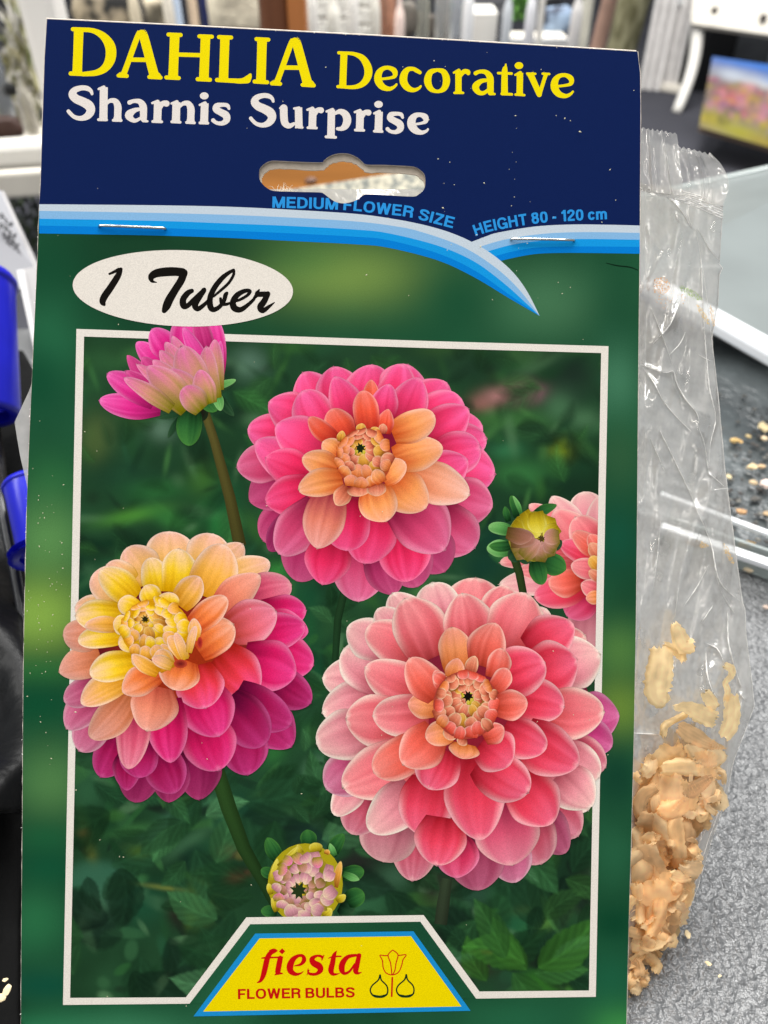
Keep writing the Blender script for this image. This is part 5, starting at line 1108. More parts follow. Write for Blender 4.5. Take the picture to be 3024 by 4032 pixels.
# crumbs
mb = MB(); rr = random.Random(12)
def lump(mb, c_, r_, seed, flatz=.6, col=lin('#222')):
    bm = bmesh.new(); bmesh.ops.create_icosphere(bm, subdivisions=1, radius=1)
    vs = []
    for v in bm.verts:
        k = 1 + .45 * noise.noise(v.co * 1.4 + Vector((seed * 3.7, 0, 0))); vs.append(Vector((v.co.x * k * r_, v.co.y * k * r_, v.co.z * k * r_ * flatz)) + Vector(c_))
    mb.add(vs, [[v.index for v in f.verts] for f in bm.faces], col); bm.free()
for i in range(260):
    x = rr.uniform(2700, 3300); y = rr.gauss(1800, 170) + (x - 2800) * .35
    if y < 1480 or y > 2230: continue
    lump(mb, G(x, y, .005) + Vector((0, 0, .0006)), rr.uniform(.0004, .0014), i, .4, mulc(lin(rr.choice(['#2c2a28', '#3a3632', '#454240', '#4c4a46', '#5c5a55', '#6c6a64'])), 1))
o = mb.build('soil_crumbs', mat('soil', attr=True, rough=.8)); tag(o, 'dark soil crumbs strewn over the floor of the clear box', 'soil', kind='stuff')
CH = [(2890, 1740, 22, 11, '#dcb878', 0), (2915, 1742, 10, 9, '#caa468', 0), (3004, 1686, 22, 30, '#d8c498', 1), (3008, 1730, 15, 14, '#e0c8a4', 1), (2946, 1722, 13, 12, '#a89468', 0), (2958, 1846, 26, 16, '#dcc498', 0), (2995, 1842, 18, 10, '#ccac84', 0), (2964, 1905, 18, 14, '#c8b08c', 0), (3015, 1912, 26, 20, '#e4ccc0', 0), (2868, 1880, 12, 14, '#c8b890', 0), (2916, 2020, 22, 14, '#c89c70', 0), (3018, 2026, 14, 14, '#b89c78', 0), (2935, 2152, 34, 12, '#c8963c', 0), (2948, 2246, 22, 16, '#dcc8a8', 0), (3014, 2394, 16, 9, '#d8c0b0', 0)]
CL = ['tan wood chip leftmost on the box floor', 'little tan chip touching the leftmost chip', 'large upright cream chip at the picture right edge in the box', 'round cream chip just below the upright one', 'olive brown chip left of the upright cream chip', 'long cream chip in the middle of the crumbs', 'tan chip touching the long cream chip', 'grey cream chip below the long cream chip', 'big pinkish chip at the right edge among crumbs', 'pale chip against the bag edge among crumbs', 'orange brown chip just above the thin rim', 'tan chip above the thin rim at the right edge', 'golden oval seed lying between the two rims', 'cream chip just below the thick near rim', 'pinkish chip lying on the black table near the box']
for i, ((x, y, rx_, ry_, col, _), lab) in enumerate(zip(CH, CL)):
    zc = .006 if y < 2200 else .0006; c_ = G(x, y, zc); dpt = (c_ - CAM).dot(fwd); r_ = rx_ * dpt / F; mb = MB(); lump(mb, (0, 0, 0), r_, i + 3, .5, lin(col)); o = mb.build('wood_chip', mat('chip_' + col[1:], col, rough=.7, noise_s=300, noise_amt=.2))
    o.location = c_ + Vector((0, 0, r_ * .35)); o.scale = (1, ry_ / rx_ * 1.2, 1); tag(o, lab, 'wood chip', 'pale chips scattered round the box')
for i, (x, y, r_) in enumerate([(2705, 3680, 13), (2788, 3795, 9), (2832, 3845, 6), (30, 3900, 18), (8, 3930, 14), (22, 3860, 8)]):
    c_ = G(x, y, .0006) if x > 1000 else W(x, y, .925 * CAM.z / (math.sin(PITCH) + math.cos(PITCH) * (y - 2016) / F)); mb = MB(); lump(mb, (0, 0, 0), r_ * (c_ - CAM).dot(fwd) / F, i + 50, .35, lin('#dcc89c')); o = mb.build('wood_flake', mat('flake', '#dcc8a0', rough=.8, noise_s=400)); o.location = c_ + Vector((0, 0, .0003)); o.scale = (1, 1.5, 1); o.rotation_euler.z = i
    tag(o, ['pale flake on the black table just right of the bag', 'round cream flake lowest right of the bag on the table', 'tiny sliver under the round cream flake', 'largest pale flake on the black shade sheet at the lower left corner', 'pale flake on the black shade sheet cut by the left picture edge', 'small flake above the largest lower left one'][i], 'wood flake', 'flakes on the black table')

# ================================================================== LEFT SIDE: tubs, sleeve, labels, bench
def ribbonish(name, pts, m, parent=None):
    pass
M_BLUE = mat('blue_plastic', '#1418b4', rough=.3, spec=.5, noise_s=40, noise_amt=.12, bump=(60, .08, .001))
def quad_slab(name, corners, thick, m, parent=None, bevel=0, cols=None):
    """slab whose front face has the four given world corners"""
    org = parent.location if parent else Vector()
    vs = [Vector(c) - org for c in corners]; n_ = (vs[1] - vs[0]).cross(vs[3] - vs[0]).normalized()
    ctr = sum(vs, Vector()) / 4 + org
    if n_.dot(CAM - ctr) < 0: n_ = -n_
    b_ = [v - n_ * thick for v in vs]
    mb = MB(); mb.add(vs + b_, [(0, 1, 2, 3), (7, 6, 5, 4), (0, 4, 5, 1), (1, 5, 6, 2), (2, 6, 7, 3), (3, 7, 4, 0)], cols or lin('#ccc')); return mb.build(name, m, parent)
# tall rounded blue tub leaning at the back, squat blue tub in front
def tub(name, px_, py_top, py_bot, depth, rpx, lean, lab, hollow=True):
    top = W(px_[0], py_top, depth); bot = W(px_[1], py_bot, depth * .96); e = empty(name, bot); ax = (top - bot); ln = ax.length; ax.normalize()
    r_ = rpx * depth / F; rot = Vector((0, 0, 1)).rotation_difference(ax).to_matrix()
    mb = MB(); prof = [(.01, 0), (r_ * .86, 0), (r_ * .9, ln * .03), (r_ * .97, ln * .8), (r_, ln * .97), (r_ * .985, ln), (r_ * .9, ln * 1.0), (r_ * .88, ln * .95), (r_ * .8, ln * .1), (.01, ln * .08)]
    mb.lathe((0, 0, 0), prof, 40, lin('#00f')); mb.v = [tuple(rot @ Vector(v)) for v in mb.v]; mb.build('tub_wall', M_BLUE, e, True)
    mb = MB(); mb.lathe((0, 0, 0), [(r_ * 1.0, ln * .93), (r_ * 1.045, ln * .94), (r_ * 1.045, ln * .97), (r_ * 1.0, ln * .975)], 40, lin('#00f')); mb.v = [tuple(rot @ Vector(v)) for v in mb.v]; mb.build('rim', M_BLUE, e, True)
    tag(e, lab, 'plastic tub', 'blue plastic tubs'); return e
tub('blue_tub', (-112, -78), 1100, 1640, .30, 158, 0, 'tall blue plastic tub behind, leaning under the white label card')
tub('blue_tub', (122, 178), 1900, 2190, .235, 104, 0, 'smaller blue plastic tub in front with its rounded rim beside the card edge')
# black plastic sack, and a dark sheet standing in for shade
M_BLACK = mat('black_plastic', '#060607', rough=.4, spec=.22, noise_s=12, noise_amt=.4, bump=(70, .4, .003))
def blob_sheet(name, outline_px, d0, d1, m, amp, seed, lab, cat):
    # crumpled sheet: outline given as left/right x at rows y
    ys = np.linspace(outline_px[0][0], outline_px[-1][0], 60); mb = MB(); vs = []; nx = 26
    e = empty(name, W(outline_px[-1][1], outline_px[-1][0], d1))
    for y in ys:
        xl = interp([(a[1], a[0]) for a in outline_px], y); xr = interp([(a[2], a[0]) for a in outline_px], y); t = (y - ys[0]) / (ys[-1] - ys[0])
        for i in range(nx):
            u = i / (nx - 1); x = xl + (xr - xl) * u; dp = d0 * CAM.z / (math.sin(PITCH) + math.cos(PITCH) * (y - 2016) / F) - amp * .6 * math.sin(math.pi * u) + amp * noise.noise(Vector((u * 2.2, t * 4, seed)))
            vs.append(W(x, y, dp) - e.location)
    fs = [(j * nx + i, (j + 1) * nx + i, (j + 1) * nx + i + 1, j * nx + i + 1) for j in range(59) for i in range(nx - 1)]
    mb.add(vs, fs, lin('#000')); o = mb.build('crumpled_sheet', m, e, True); md = o.modifiers.new('thick', 'SOLIDIFY'); md.thickness = .0012; tag(e, lab, cat); return e
blob_sheet('plastic_sack', [(1560, -420, -20), (1800, -420, 20), (2300, -420, 70), (2600, -420, 110), (3000, -420, 125), (3200, -420, 100)], .88, .180, M_BLACK, .010, 3, 'black plastic sack slumped at the left beside the blue tubs', 'sack')
mb = MB(); pts = [W(-20, 1830, .245), W(20, 2060, .236), (W(60, 2260, .23)), W(98, 2470, .224), W(118, 2600, .22)]; mb.tube([p - pts[0] for p in pts], .0016, 10, lin('#111')); o = mb.build('power_cable', mat('cord_black', '#17181c', rough=.3), None, True); o.location = pts[0]; tag(o, 'shiny black cord running down over the sack beside the small blue tub', 'cord')
blob_sheet('shade_sheet', [(1380, -420, 90), (1500, -420, 160), (2500, -420, 200), (3300, -420, 180), (3500, -420, 90), (3650, -420, 82), (4110, -420, 76)], .955, .160, mat('shade_sheet', '#060606', spec=.1, rough=.7, noise_s=50, noise_amt=.3, bump=(200, .4, .001)), .003, 9, 'near black sheet added for the shade behind the sack', 'cloth')  # dark sheet added where the table and gap lie in shade
# price card with handwriting and white card under it
lab_e = empty('label_card', W(60, 1050, .42)); tag(lab_e, 'grey label card with dark handwriting leaning at the left edge', 'label')
M_LAB = mat('label_paper', '#77777c', rough=.5, noise_s=20, noise_amt=.06); M_WCARD = mat('white_card', '#a5a2a2', rough=.5, noise_s=10, noise_amt=.03)
quad_slab('paper', [W(-160, 700, .43), W(8, 752, .44), W(150, 1070, .42), W(-30, 1230, .40)], .001, M_LAB, lab_e)
quad_slab('paper_edge', [W(-6, 752, .4395), W(14, 752, .4395), W(158, 1060, .4195), W(128, 1072, .4195)], .002, M_WCARD, lab_e)
mb = MB()
for (x0, y0) in [(4, 850), (14, 892), (26, 930), (40, 972)]:
    pts = [W(x0 + 14 * t + 9 * math.sin(t * 5 + y0), y0 + 7 * math.cos(t * 7 + x0) + 12 * t, .4215) - lab_e.location for t in np.linspace(-1, 3.4, 26)]; mb.tube(pts, .00042, 5, lin('#222'))
mb.build('handwriting', mat('ink', '#2c2c30', rough=.6), lab_e)
wc = empty('white_card', W(110, 1200, .40)); tag(wc, 'plain white card edge between the label card and the tall blue tub', 'card')
quad_slab('sheet', [W(66, 1064, .40), W(190, 1040, .405), W(200, 1400, .39), W(138, 1380, .385)], .0015, M_WCARD, wc)
quad_slab('fold', [W(66, 1064, .399), W(92, 1062, .399), W(150, 1385, .384), W(136, 1382, .384)], .002, mat('card_fold', '#cccaca', rough=.4), wc)

# bench of white painted wood at the left, floor beyond
FZ = -.75
def floor_mat():
    m = mat('carpet', '#47474d', rough=.9, spec=.1, noise_s=3.0, noise_amt=.16, bump=(400, .5, .004)); return m
mb = MB(); mb.add([(-9, -4, FZ), (9, -4, FZ), (9, 12, FZ), (-9, 12, FZ)], [(0, 1, 2, 3)], lin('#555')); fl = mb.build('floor', floor_mat()); tag(fl, kind='structure')
mb = MB(); mb.add([(-9, 9.5, FZ), (9, 9.5, FZ), (9, 9.5, 3.2), (-9, 9.5, 3.2)], [(0, 1, 2, 3)], lin('#aaa')); wl = mb.build('wall', mat('far_wall', '#c9c6c2', rough=.8, noise_s=.8, noise_amt=.12)); tag(wl, kind='structure')
M_WHITE = mat('white_paint', '#dcd8d0', rough=.4, noise_s=6, noise_amt=.06)
M_WHITE2 = mat('cream_paint', '#cfc8bb', rough=.5, noise_s=8, noise_amt=.1)
bench = empty('white_bench', W(-300, 660, 1.25)); tag(bench, 'white painted bench rail at the left edge with dried stems behind it', 'bench')
bar('rail', W(-500, 640, 1.25), W(420, 580, 1.25), .05, .040, M_WHITE, bench); bar('rail', W(-500, 760, 1.22), W(420, 700, 1.22), .02, .040, M_WHITE2, bench)
bar('seat', W(-500, 600, 1.42), W(420, 548, 1.42), .26, .02, M_WHITE2, bench)
bar('bench_leg', W(330, 700, 1.24), W(260, 1300, 1.24), .04, .04, M_WHITE, bench)
post = empty('white_post', W(240, 300, 1.35)); tag(post, 'white painted post rising behind the top left corner of the card', 'post')
p0 = W(262, 420, 1.34); bar('post', p0, p0 + Vector((.0, 0, .55)), .064, .060, mat('post_white', '#e4dfd8', rough=.4, noise_s=5, noise_amt=.03), post); bar('post_cap', p0 + Vector((0, 0, .54)), p0 + Vector((.0, 0, .56)), .07, .066, M_WHITE, post)
# things are built upright where they stand, from a base found on a given height
def upright_at(px_, py_, depth): return W(px_, py_, depth)
def width_at(px_w, depth): return px_w * depth / F
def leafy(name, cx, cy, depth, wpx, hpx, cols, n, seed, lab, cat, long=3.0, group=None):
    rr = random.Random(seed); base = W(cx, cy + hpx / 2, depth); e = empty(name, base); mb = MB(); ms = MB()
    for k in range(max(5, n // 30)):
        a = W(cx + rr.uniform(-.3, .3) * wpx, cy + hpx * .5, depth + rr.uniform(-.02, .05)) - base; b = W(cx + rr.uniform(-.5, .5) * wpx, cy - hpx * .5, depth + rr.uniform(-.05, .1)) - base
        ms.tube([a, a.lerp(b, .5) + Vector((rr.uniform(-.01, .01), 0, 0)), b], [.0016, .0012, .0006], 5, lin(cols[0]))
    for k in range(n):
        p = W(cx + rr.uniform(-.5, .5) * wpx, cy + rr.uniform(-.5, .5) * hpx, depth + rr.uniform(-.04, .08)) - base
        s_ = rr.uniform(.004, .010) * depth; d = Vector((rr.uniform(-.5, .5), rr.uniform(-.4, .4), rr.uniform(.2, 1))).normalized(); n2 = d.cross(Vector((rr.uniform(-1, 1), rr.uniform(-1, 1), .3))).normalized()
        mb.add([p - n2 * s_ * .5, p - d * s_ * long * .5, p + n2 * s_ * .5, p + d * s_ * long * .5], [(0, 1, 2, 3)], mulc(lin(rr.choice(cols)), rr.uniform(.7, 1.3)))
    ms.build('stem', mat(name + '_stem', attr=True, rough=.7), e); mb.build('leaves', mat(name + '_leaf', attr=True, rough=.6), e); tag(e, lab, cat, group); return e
leafy('dried_grass', 95, 250, 1.5, 150, 560, ['#8a8468', '#6e6a48', '#a8a49a', '#c4c0b8', '#5c6038', '#8c8c60'], 420, 3, 'bunch of dried olive and grey stems above the white bench rail', 'dried plant', 5)
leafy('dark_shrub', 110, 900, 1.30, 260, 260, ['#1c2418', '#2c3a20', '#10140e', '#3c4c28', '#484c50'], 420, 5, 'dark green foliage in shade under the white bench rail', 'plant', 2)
def bottle(name, px_, py_, depth, rpx, hpx, col, lab, seed, glass=True, group=None, cat='bottle'):
    base = W(px_, py_, depth); e = empty(name, base); r_ = width_at(rpx, depth); h = width_at(hpx, depth)
    m = mat(name + '_glass', col, rough=.08, spec=.8, trans=.75 if glass else 0, noise_s=8, noise_amt=.08)
    mb = MB(); mb.lathe((0, 0, 0), [(.001, 0), (r_ * .9, 0), (r_, h * .04), (r_, h * .55), (r_ * .8, h * .68), (r_ * .38, h * .78), (r_ * .34, h * .94)], 24, lin(col)); mb.build('bottle_body', m, e, True)
    mb = MB(); mb.lathe((0, 0, 0), [(r_ * .34, h * .93), (r_ * .46, h * .935), (r_ * .46, h), (r_ * .30, h)], 24, lin(col)); mb.build('neck_ring', m, e, True)
    tag(e, lab, cat, group); return e
bottle('glass_bottle', 20, 470, 1.35, 46, 420, '#c4c8cc', 'clear glass bottle at the far left above the bench rail', 1)
bottle('glass_bottle', 130, 520, 1.42, 30, 210, '#d8d4cc', 'small clear glass jar on the bench close to the card edge', 2, cat='jar')
def crumple(name, px_, py_, depth, wpx, hpx, m, seed, lab, cat, amp=.18, parts='cushion_body', group=None, dz=.5):
    """soft lump: cushion, cloth pile"""
    c_ = W(px_, py_, depth); bm = bmesh.new(); bmesh.ops.create_icosphere(bm, subdivisions=3, radius=1); a = width_at(wpx / 2, depth); b = width_at(hpx / 2, depth)
    for v in bm.verts:
        s = Vector([math.copysign(abs(q) ** .62, q) for q in v.co]); k = 1 + amp * noise.noise(v.co * 1.7 + Vector((seed, 0, 0)))
        v.co = Vector((s.x * a, s.y * a * dz, s.z * b)) * k
    me = bpy.data.meshes.new(name); bm.to_mesh(me); bm.free(); me.polygons.foreach_set('use_smooth', [True] * len(me.polygons)); o = link(name, me, None, m); o.location = c_; tag(o, lab, cat, group); return o
crumple('brown_bag', 15, 505, 1.30, 150, 90, mat('brown_leather', '#3a241c', rough=.5, noise_s=20, noise_amt=.3), 2, 'dark brown leather bag lying on the bench at the far left', 'bag')
crumple('black_pouch', 20, 352, 1.32, 90, 44, mat('black_cloth', '#0c0c0c', rough=.7, noise_s=10), 3, 'small black pouch above the brown bag at the far left', 'pouch')
crumple('red_ribbon', 135, 12, 1.6, 40, 60, mat('pink_red', '#d84c5c', rough=.5, noise_s=20), 4, 'pink red ribbon scrap at the top left beside the white post', 'ribbon')
crumple('beige_cushion', 430, 40, 1.5, 260, 160, mat('floral_beige', '#a89a82', c2='#1c1c1c', rough=.8, noise_s=26, noise_d=2), 5, 'beige cushion with black blotches behind the title', 'cushion')
crumple('beige_cushion', 610, 62, 1.6, 150, 120, mat('floral_beige_b', '#b4a890', c2='#5c5648', rough=.8, noise_s=22, noise_d=2), 6, 'second beige cushion beside the pale blue pole', 'cushion')
def pole(name, px0, py0, px_w, depth, m, lab, cat, tilt=0, h=.8, knot=0):
    base = W(px0, py0, depth); e = empty(name, base); r_ = width_at(px_w / 2, depth); mb = MB()
    pts = [Vector((tilt * t * h, 0, t * h)) for t in np.linspace(-.25, 1, 24)]
    mb.tube(pts, [r_ * (1 + knot * math.sin(i * 2.2)) for i in range(24)], 14, lin('#fff')); mb.build('shaft', m, e, True)
    mb = MB(); mb.tube([Vector((tilt * h, 0, h)), Vector((tilt * h, 0, h * 1.03))], r_ * 1.25, 14, lin('#fff')); mb.build('end_cap', m, e); tag(e, lab, cat); return e
pole('metal_pole', 714, 160, 34, 1.7, mat('pale_blue', '#bccadc', rough=.3, noise_s=10, noise_amt=.05), 'pale blue metal pole behind the letter H', 'pole')
pole('navy_cord', 826, 160, 42, 1.5, mat('navy_yarn', '#1c2454', rough=.8, noise_s=80, noise_amt=.4), 'thick navy blue braided cord hanging behind the title', 'cord', 0, .6, .12)
pole('cream_candle', 775, 160, 36, 1.75, mat('cream_wax', '#d0b89c', rough=.5, noise_s=12, noise_amt=.1), 'tan candle stick between the blue pole and navy cord', 'candle', 0, .6)
crumple('cream_cushion', 955, 40, 1.35, 260, 180, mat('cream_knit', '#dcd2ba', rough=.8, noise_s=50, noise_amt=.14, bump=(60, .4, .01)), 7, 'cream knitted cushion left of the brown wooden post', 'cushion', .25)
wp = empty('wooden_post', W(1090, 150, 1.2)); tag(wp, 'brown turned wooden post behind the middle of the header', 'post')
mb = MB(); mb.tube([Vector((0, 0, t)) for t in np.linspace(-.15, .6, 12)], [width_at(62, 1.2)] * 12, 18, lin('#fff')); mb.build('shaft', mat('dark_wood', '#6a4028', rough=.4, noise_s=30, noise_amt=.3, stretch=(1, 1, .1)), wp, True)
mb = MB(); mb.box((width_at(88, 1.2), 0, .2), (width_at(70, 1.2), .04, .75), 0, lin('#fff'), .003); mb.build('side_board', mat('orange_wood', '#b4703c', rough=.45, noise_s=20, noise_amt=.2, stretch=(1, 1, .1)), wp)
def crate(name, px_, py_, depth, wpx, hpx, m, m2, lab, cat, rz=0, slats=3):
    c_ = W(px_, py_, depth); e = empty(name, c_ - Vector((0, 0, width_at(hpx, depth) / 2)), rz); a = width_at(wpx, depth); h = width_at(hpx, depth); 
    mb = MB(); mb.box((0, .04, h / 2), (a * .94, .07, h * .98), 0, lin('#fff'), .003); mb.build('box_body', m2, e)
    for k in range(slats):
        mb = MB(); mb.box((0, 0, h * (k + .5) / slats), (a, .010, h / slats * .86), 0, lin('#fff'), .002); mb.build('front_board', m, e)
    tag(e, lab, cat); return e
M_LACE = mat('lace_white', '#d8d4ca', rough=.7, noise_s=70, noise_amt=.12, bump=(90, .5, .01))
crate('white_box', 1290, 30, 1.7, 170, 200, M_LACE, M_WHITE, 'white lacy box right of the wooden post', 'box'); crate('white_box', 1440, 60, 1.85, 110, 180, M_LACE, M_WHITE2, 'narrow white box beside the amber bottle', 'box')
bottle('amber_bottle', 1525, 210, 1.6, 34, 300, '#d8a084', 'rosy amber glass bottle above the word Decorative', 4)
crumple('grey_stone', 1600, 75, 1.7, 90, 120, mat('grey_stone', '#5e5850', rough=.7, noise_s=20, noise_amt=.3), 8, 'grey brown stone ornament beside the amber bottle', 'ornament')
crumple('grey_stone', 1690, 105, 1.8, 70, 90, mat('dark_stone', '#4c443c', rough=.7, noise_s=20, noise_amt=.3), 9, 'smaller dark brown ornament in front of white glassware', 'ornament')
for i, (x, rp, h_px, col, lb) in enumerate([(1236, 14, 190, '#e8e4dc', 'slim white candlestick nearest the wooden post'), (1318, 16, 150, '#e4e0d4', 'white candlestick in front of the lacy box'), (1392, 15, 200, '#ece8e0', 'white candlestick between the lacy box and narrow box'), (1478, 13, 170, '#dcd8cc', 'ivory candlestick left of the rosy amber bottle'), (1572, 12, 140, '#f0d8cc', 'pale pink candlestick right of the amber bottle'), (1835, 13, 190, '#f0f0f0', 'bright white candlestick left of the plain white block'), (1985, 12, 160, '#c8ccd0', 'grey candlestick right of the plain white block'), (2075, 13, 170, '#e8e8ec', 'white candlestick in front of the green plant'), (2250, 14, 160, '#dcd8d4', 'pale candlestick right of the crumpled cloth'), (690, 13, 200, '#e0d8c8', 'ivory candlestick left of the pale blue pole'), (560, 14, 180, '#c8bca4', 'beige candlestick between the two beige cushions')]):
    bottle('candlestick', x, 215, 1.45 + .03 * (i % 4), rp * 1.6, h_px * 1.5, col, lb, 40 + i, glass=False, cat='candlestick', group='candlesticks on the shelf behind')
for i, (x, rp, col, lb) in enumerate([(1735, 30, '#d8d8d4', 'tall clear vase just right of the dark ornament'), (1790, 28, '#e4e8ec', 'clear glass vase with bright streaks left of the white block'), (1660, 26, '#c8c8bc', 'greenish clear vase between the two stone ornaments')]):
    bottle('glass_vase', x, 230, 1.75, rp, 330, col, lb, 10 + i, cat='vase')
crate('white_block', 1890, 120, 1.5, 130, 140, M_WHITE, M_WHITE, 'plain white block standing over the letter t of the title', 'box', 0, 1)
crate('grey_shelf', 1920, 25, 1.9, 140, 70, mat('dark_shelf', '#5c5c60', rough=.6, noise_s=10), mat('darker_shelf', '#3c3c40', rough=.6), 'dark grey shelf end above the white block', 'shelf', 0, 2)
leafy('potted_plant', 2050, 20, 1.9, 90, 90, ['#4c7c34', '#5c8c3c', '#3c6428'], 160, 8, 'green leafy plant at the top edge over the header', 'plant', 2)
crumple('dark_cloth_pile', 2190, 90, 1.7, 150, 110, mat('navy_cloth', '#222a3c', c2='#8ca0b8', rough=.7, noise_s=24), 11, 'navy and pale blue crumpled cloth above the card corner', 'cloth')
crate('low_table', 2110, 180, 1.65, 260, 60, mat('grey_white', '#b8b8b8', rough=.5, noise_s=10), M_WHITE2, 'low pale grey box under the crumpled cloth', 'box', 0, 1)
crumple('black_case', 2150, 15, 2.0, 140, 60, mat('case_black', '#141418', rough=.5, noise_s=10), 12, 'black case lying behind the crumpled cloth', 'case')
pole('white_rod', 2120, 160, 24, 1.5, M_WHITE, 'thin white rod left of the crumpled cloth', 'rod'); pole('pink_roll', 2355, 180, 60, 1.6, mat('pink_brown', '#a08070', rough=.7, noise_s=20, noise_amt=.2), 'pinkish brown fabric roll left of the olive knit', 'fabric roll', .12, .7)
pole('white_rod', 2300, 120, 44, 1.75, mat('ivory', '#ccc8b8', rough=.5, noise_s=12), 'ivory rod right of the crumpled cloth', 'rod')
kn = pole('knitted_column', 2445, 200, 120, 1.5, mat('olive_knit', '#8a8668', c2='#5c583c', rough=.85, noise_s=60, stretch=(1, 1, .4)), 'olive knitted bolster standing behind the card corner', 'bolster', .10, .7, .04)
# ornate pale panel (folding screen) and black cabinet
scn = empty('folding_screen', G(2560, 360, FZ)); tag(scn, 'pale ornate folding screen standing on the carpet right of the card', 'screen')
M_ORN = mat('silver_ornate', '#bcb8b6', rough=.4, noise_s=14, noise_amt=.2)
for i, (x0, x1, yb) in enumerate([(2515, 2585, 350), (2590, 2650, 352)]):
    a = G(x0, yb, FZ); b = G(x1, yb + 6, FZ); d = b - a
    quad_slab('screen_panel', [a, b, b + Vector((0, 0, 1.2)), a + Vector((0, 0, 1.2))], .03, M_ORN, scn)
    for k in (0.04, .5, .96):
        c_ = a + d * k; bar('screen_moulding', c_ + Vector((0, -.02, 0)), c_ + Vector((0, -.02, 1.2)), .022, .022, mat('moulding', '#d6d2ce', rough=.35, noise_s=20, noise_amt=.1), scn)
mb = MB()
for k in range(5):
    c_ = G(2588, 350, FZ) + Vector((0, -.04, .42 + k * .10)) - scn.location; mb.box(c_, (.06, .02, .06), 0, lin('#fff'), .02)
mb.build('carving', mat('carving', '#e2e2e2', rough=.15, metal=.3), scn); bar('screen_foot', G(2600, 352, FZ) + Vector((0, -.03, .02)), G(2655, 356, FZ) + Vector((.03, -.10, .02)), .05, .04, M_WHITE2, scn)
cab = empty('black_cabinet', G(2700, 370, FZ)); tag(cab, 'black cabinet standing behind the white chair legs', 'cabinet')
a = G(2622, 352, FZ); b = G(2850, 366, FZ); M_CAB = mat('cabinet_black', '#060607', rough=.4, noise_s=3)
quad_slab('cabinet_front', [a, b, b + Vector((0, 0, 1.0)), a + Vector((0, 0, 1.0))], .4, M_CAB, cab); bar('door_gap', a.lerp(b, .5) + Vector((0, -.01, 0)), a.lerp(b, .5) + Vector((0, -.01, 1)), .008, .01, mat('gap', '#1c1c20'), cab)
cb2 = empty('grey_locker', G(3000, 400, FZ)); tag(cb2, 'dark grey locker behind the painting', 'locker')
a = G(2852, 372, FZ); b = G(3300, 400, FZ); quad_slab('locker_front', [a, b, b + Vector((0, 0, 1.0)), a + Vector((0, 0, 1.0))], .4, mat('locker_grey', '#3a3c3f', rough=.5, noise_s=5), cb2); bar('locker_edge', a.lerp(b, .33) + Vector((0, -.02, 0)), a.lerp(b, .33) + Vector((0, -.02, 1)), .05, .02, mat('locker_light', '#74787c', rough=.3), cb2)
# white chair: apron with holes, two bent legs
ch = empty('white_chair', G(2660, 445, FZ)); tag(ch, 'white metal chair with punched apron and splayed legs on the carpet', 'chair')
foot = G(2662, 444, FZ); dch = (foot - CAM).dot(fwd); topp = W(2745, 40, dch * .97)
def bez(p0, p1, bow, n=16): return [p0.lerp(p1, t) + Vector(bow) * math.sin(math.pi * t) for t in np.linspace(0, 1, n)]
mb = MB(); mb.tube([p - ch.location for p in bez(foot, topp, (.035, 0, 0))], [width_at(19 + 7 * t, dch) for t in np.linspace(0, 1, 16)], 14, lin('#fff')); mb.build('leg', M_WHITE, ch, True)
f2 = W(2868, 246, dch * 1.12); t2 = W(2900, 60, dch * 1.10)
mb = MB(); mb.tube([p - ch.location for p in bez(f2, t2, (.01, 0, 0))], [width_at(24, dch * 1.1)] * 16, 14, lin('#fff')); mb.build('leg', M_WHITE, ch, True)
mb = MB(); mb.tube([p - ch.location for p in bez(W(2835, 190, dch * 1.2), W(2848, 60, dch * 1.2), (0, 0, 0))], [width_at(13, dch * 1.2)] * 16, 14, lin('#fff')); mb.build('leg', M_WHITE, ch, True)
quad_slab('apron', [W(2738, -120, dch * .96), W(3300, -60, dch * .9), W(3300, 175, dch * .9), W(2722, 92, dch * .96)], .03, M_WHITE2, ch)
M_PH = mat('hole_dark', '#3c3430', rough=.8, noise_s=50)
for (x, y) in [(2812, 42), (3004, 70)]:
    c_ = W(x, y, dch * .925) - ch.location; mb = MB()
    for k in range(5):
        q = k * 2 * math.pi / 5; mb.box(c_ + Vector((.010 * math.cos(q), -.004, .010 * math.sin(q))) * 1.0, (.013, .012, .013), 0, lin('#333'), .002)
    mb.build('punched_hole', M_PH, ch)
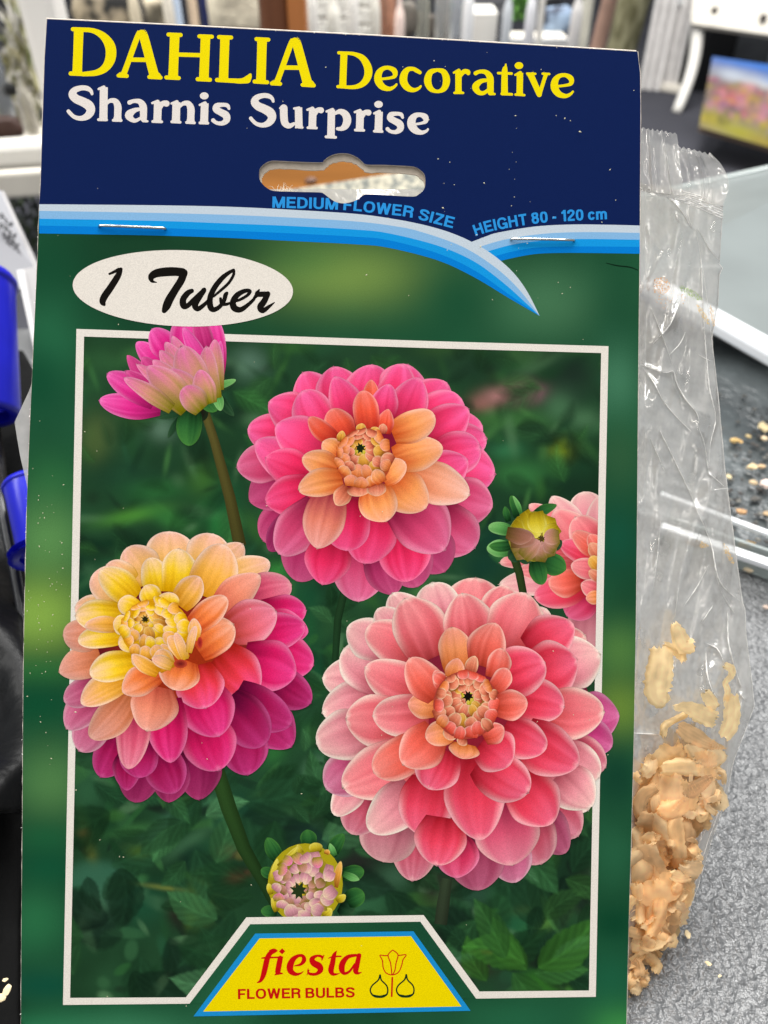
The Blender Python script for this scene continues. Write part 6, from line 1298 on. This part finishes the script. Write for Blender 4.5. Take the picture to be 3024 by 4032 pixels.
# painting leaning
pt = empty('painting', W(2900, 480, dch * .86)); tag(pt, 'small canvas painting of pink and yellow flowers under blue sky leaning on the carpet', 'painting')
pc = [W(2752, 500, dch * .80), W(3240, 640, dch * .74), W(3260, 290, dch * .80), W(2806, 222, dch * .86)]
def paintcol(u, v):
    X = np.array([[u]]); Y = np.array([[v]])
    return None
nx, ny = 60, 44; vs = []; uu = np.zeros((ny, nx)); vv = np.zeros((ny, nx))
for j in range(ny):
    for i in range(nx):
        u = i / (nx - 1); v = j / (ny - 1); p = pc[0].lerp(pc[1], u).lerp(pc[3].lerp(pc[2], u), v); vs.append(p - pt.location); uu[j, i] = u; vv[j, i] = v
PBL = [(.5, 1.0, .9, .18, '#3c7cd8', 1), (.2, .78, .16, .10, '#c8d0dc', .9), (.45, .74, .2, .09, '#d4d8dc', .9), (.75, .8, .3, .06, '#5c94e0', .8), (.55, .55, .5, .10, '#8c7c5c', .7), (.15, .6, .12, .06, '#6c6c6c', .8), (.18, .5, .10, .12, '#c86468', .9), (.30, .45, .12, .12, '#b4586c', .8), (.4, .5, .07, .16, '#c49c3c', .9), (.5, .35, .12, .12, '#b87c8c', .9), (.7, .45, .16, .16, '#a07c90', .9), (.65, .3, .10, .10, '#5c5c64', .9), (.3, .3, .12, .10, '#5c5058', .8), (.85, .35, .12, .16, '#b46c84', .9), (.1, .15, .16, .14, '#a89830', .95), (.35, .08, .2, .10, '#a4a020', .95), (.6, .04, .22, .08, '#a08c20', .95), (.9, .08, .2, .10, '#948430', .95)]
rp = random.Random(8)
for _ in range(170):
    v_ = rp.uniform(.12, .68); PBL.append((rp.uniform(0, 1), v_, rp.uniform(.015, .045), rp.uniform(.02, .06), rp.choice(['#c46870', '#b87890', '#a88c3c', '#5c5460', '#c49848', '#8c6078', '#6c6c50', '#d08c94'] if v_ > .25 else ['#a49828', '#8c8420', '#b8a438', '#5c5828']), .75))
C = .5 * blobs_color(uu * 1, vv * 1, lin('#8c8070'), PBL, .35, 6, .12).reshape(-1, 3)
mb = MB(); mb.add(vs, [(j * nx + i, j * nx + i + 1, (j + 1) * nx + i + 1, (j + 1) * nx + i) for j in range(ny - 1) for i in range(nx - 1)], [tuple(c) for c in C]); mb.build('painted_canvas', mat('canvas_paint', attr=True, rough=.45), pt)
quad_slab('stretcher', [p + (p - CAM).normalized() * .05 for p in pc], .02, mat('canvas_side', '#8a7460', rough=.7), pt)
# through the hang hole: wooden board and patterned cloth
hb_ = empty('wooden_board', W(1300, 690, .62)); tag(hb_, 'orange brown wooden board seen through the hang hole', 'board')
quad_slab('plank', [W(960, 560, .66), W(1760, 560, .66), W(1760, 720, .62), W(960, 860, .62)], .012, mat('plank_wood', '#7c5026', spec=.05, rough=.9, noise_s=14, noise_amt=.28, stretch=(.25, 1.5, 1.5)), hb_)
mb = MB(); lump(mb, W(1222, 712, .618) - hb_.location, .006, 3, .5, lin('#3c2414')); mb.build('knot', mat('wood_knot', '#5a3418', rough=.6), hb_)
clo = empty('patterned_cloth', W(1400, 780, .58)); tag(clo, 'cream cloth with grey leaf pattern seen in the lower part of the hang hole', 'cloth')
nx, ny = 40, 16; vs = []
for j in range(ny):
    for i in range(nx):
        u = i / (nx - 1); v = j / (ny - 1); x = 960 + 800 * u; yt = 775 - 125 * u; y = yt + (960 - yt) * v; vs.append(W(x, y, .60 - .05 * v + .006 * noise.noise(Vector((u * 7, v * 4, 2)))) - clo.location)
mb = MB(); mb.add(vs, [(j * nx + i, (j + 1) * nx + i, (j + 1) * nx + i + 1, j * nx + i + 1) for j in range(ny - 1) for i in range(nx - 1)], lin('#ddd')); o = mb.build('cloth_sheet', mat('leaf_cloth', '#a39d8a', c2='#5c5f5a', rough=.8, noise_s=130, noise_d=3, stretch=(1.6, 1, .7)), clo, True); o.modifiers.new('t', 'SOLIDIFY').thickness = .002
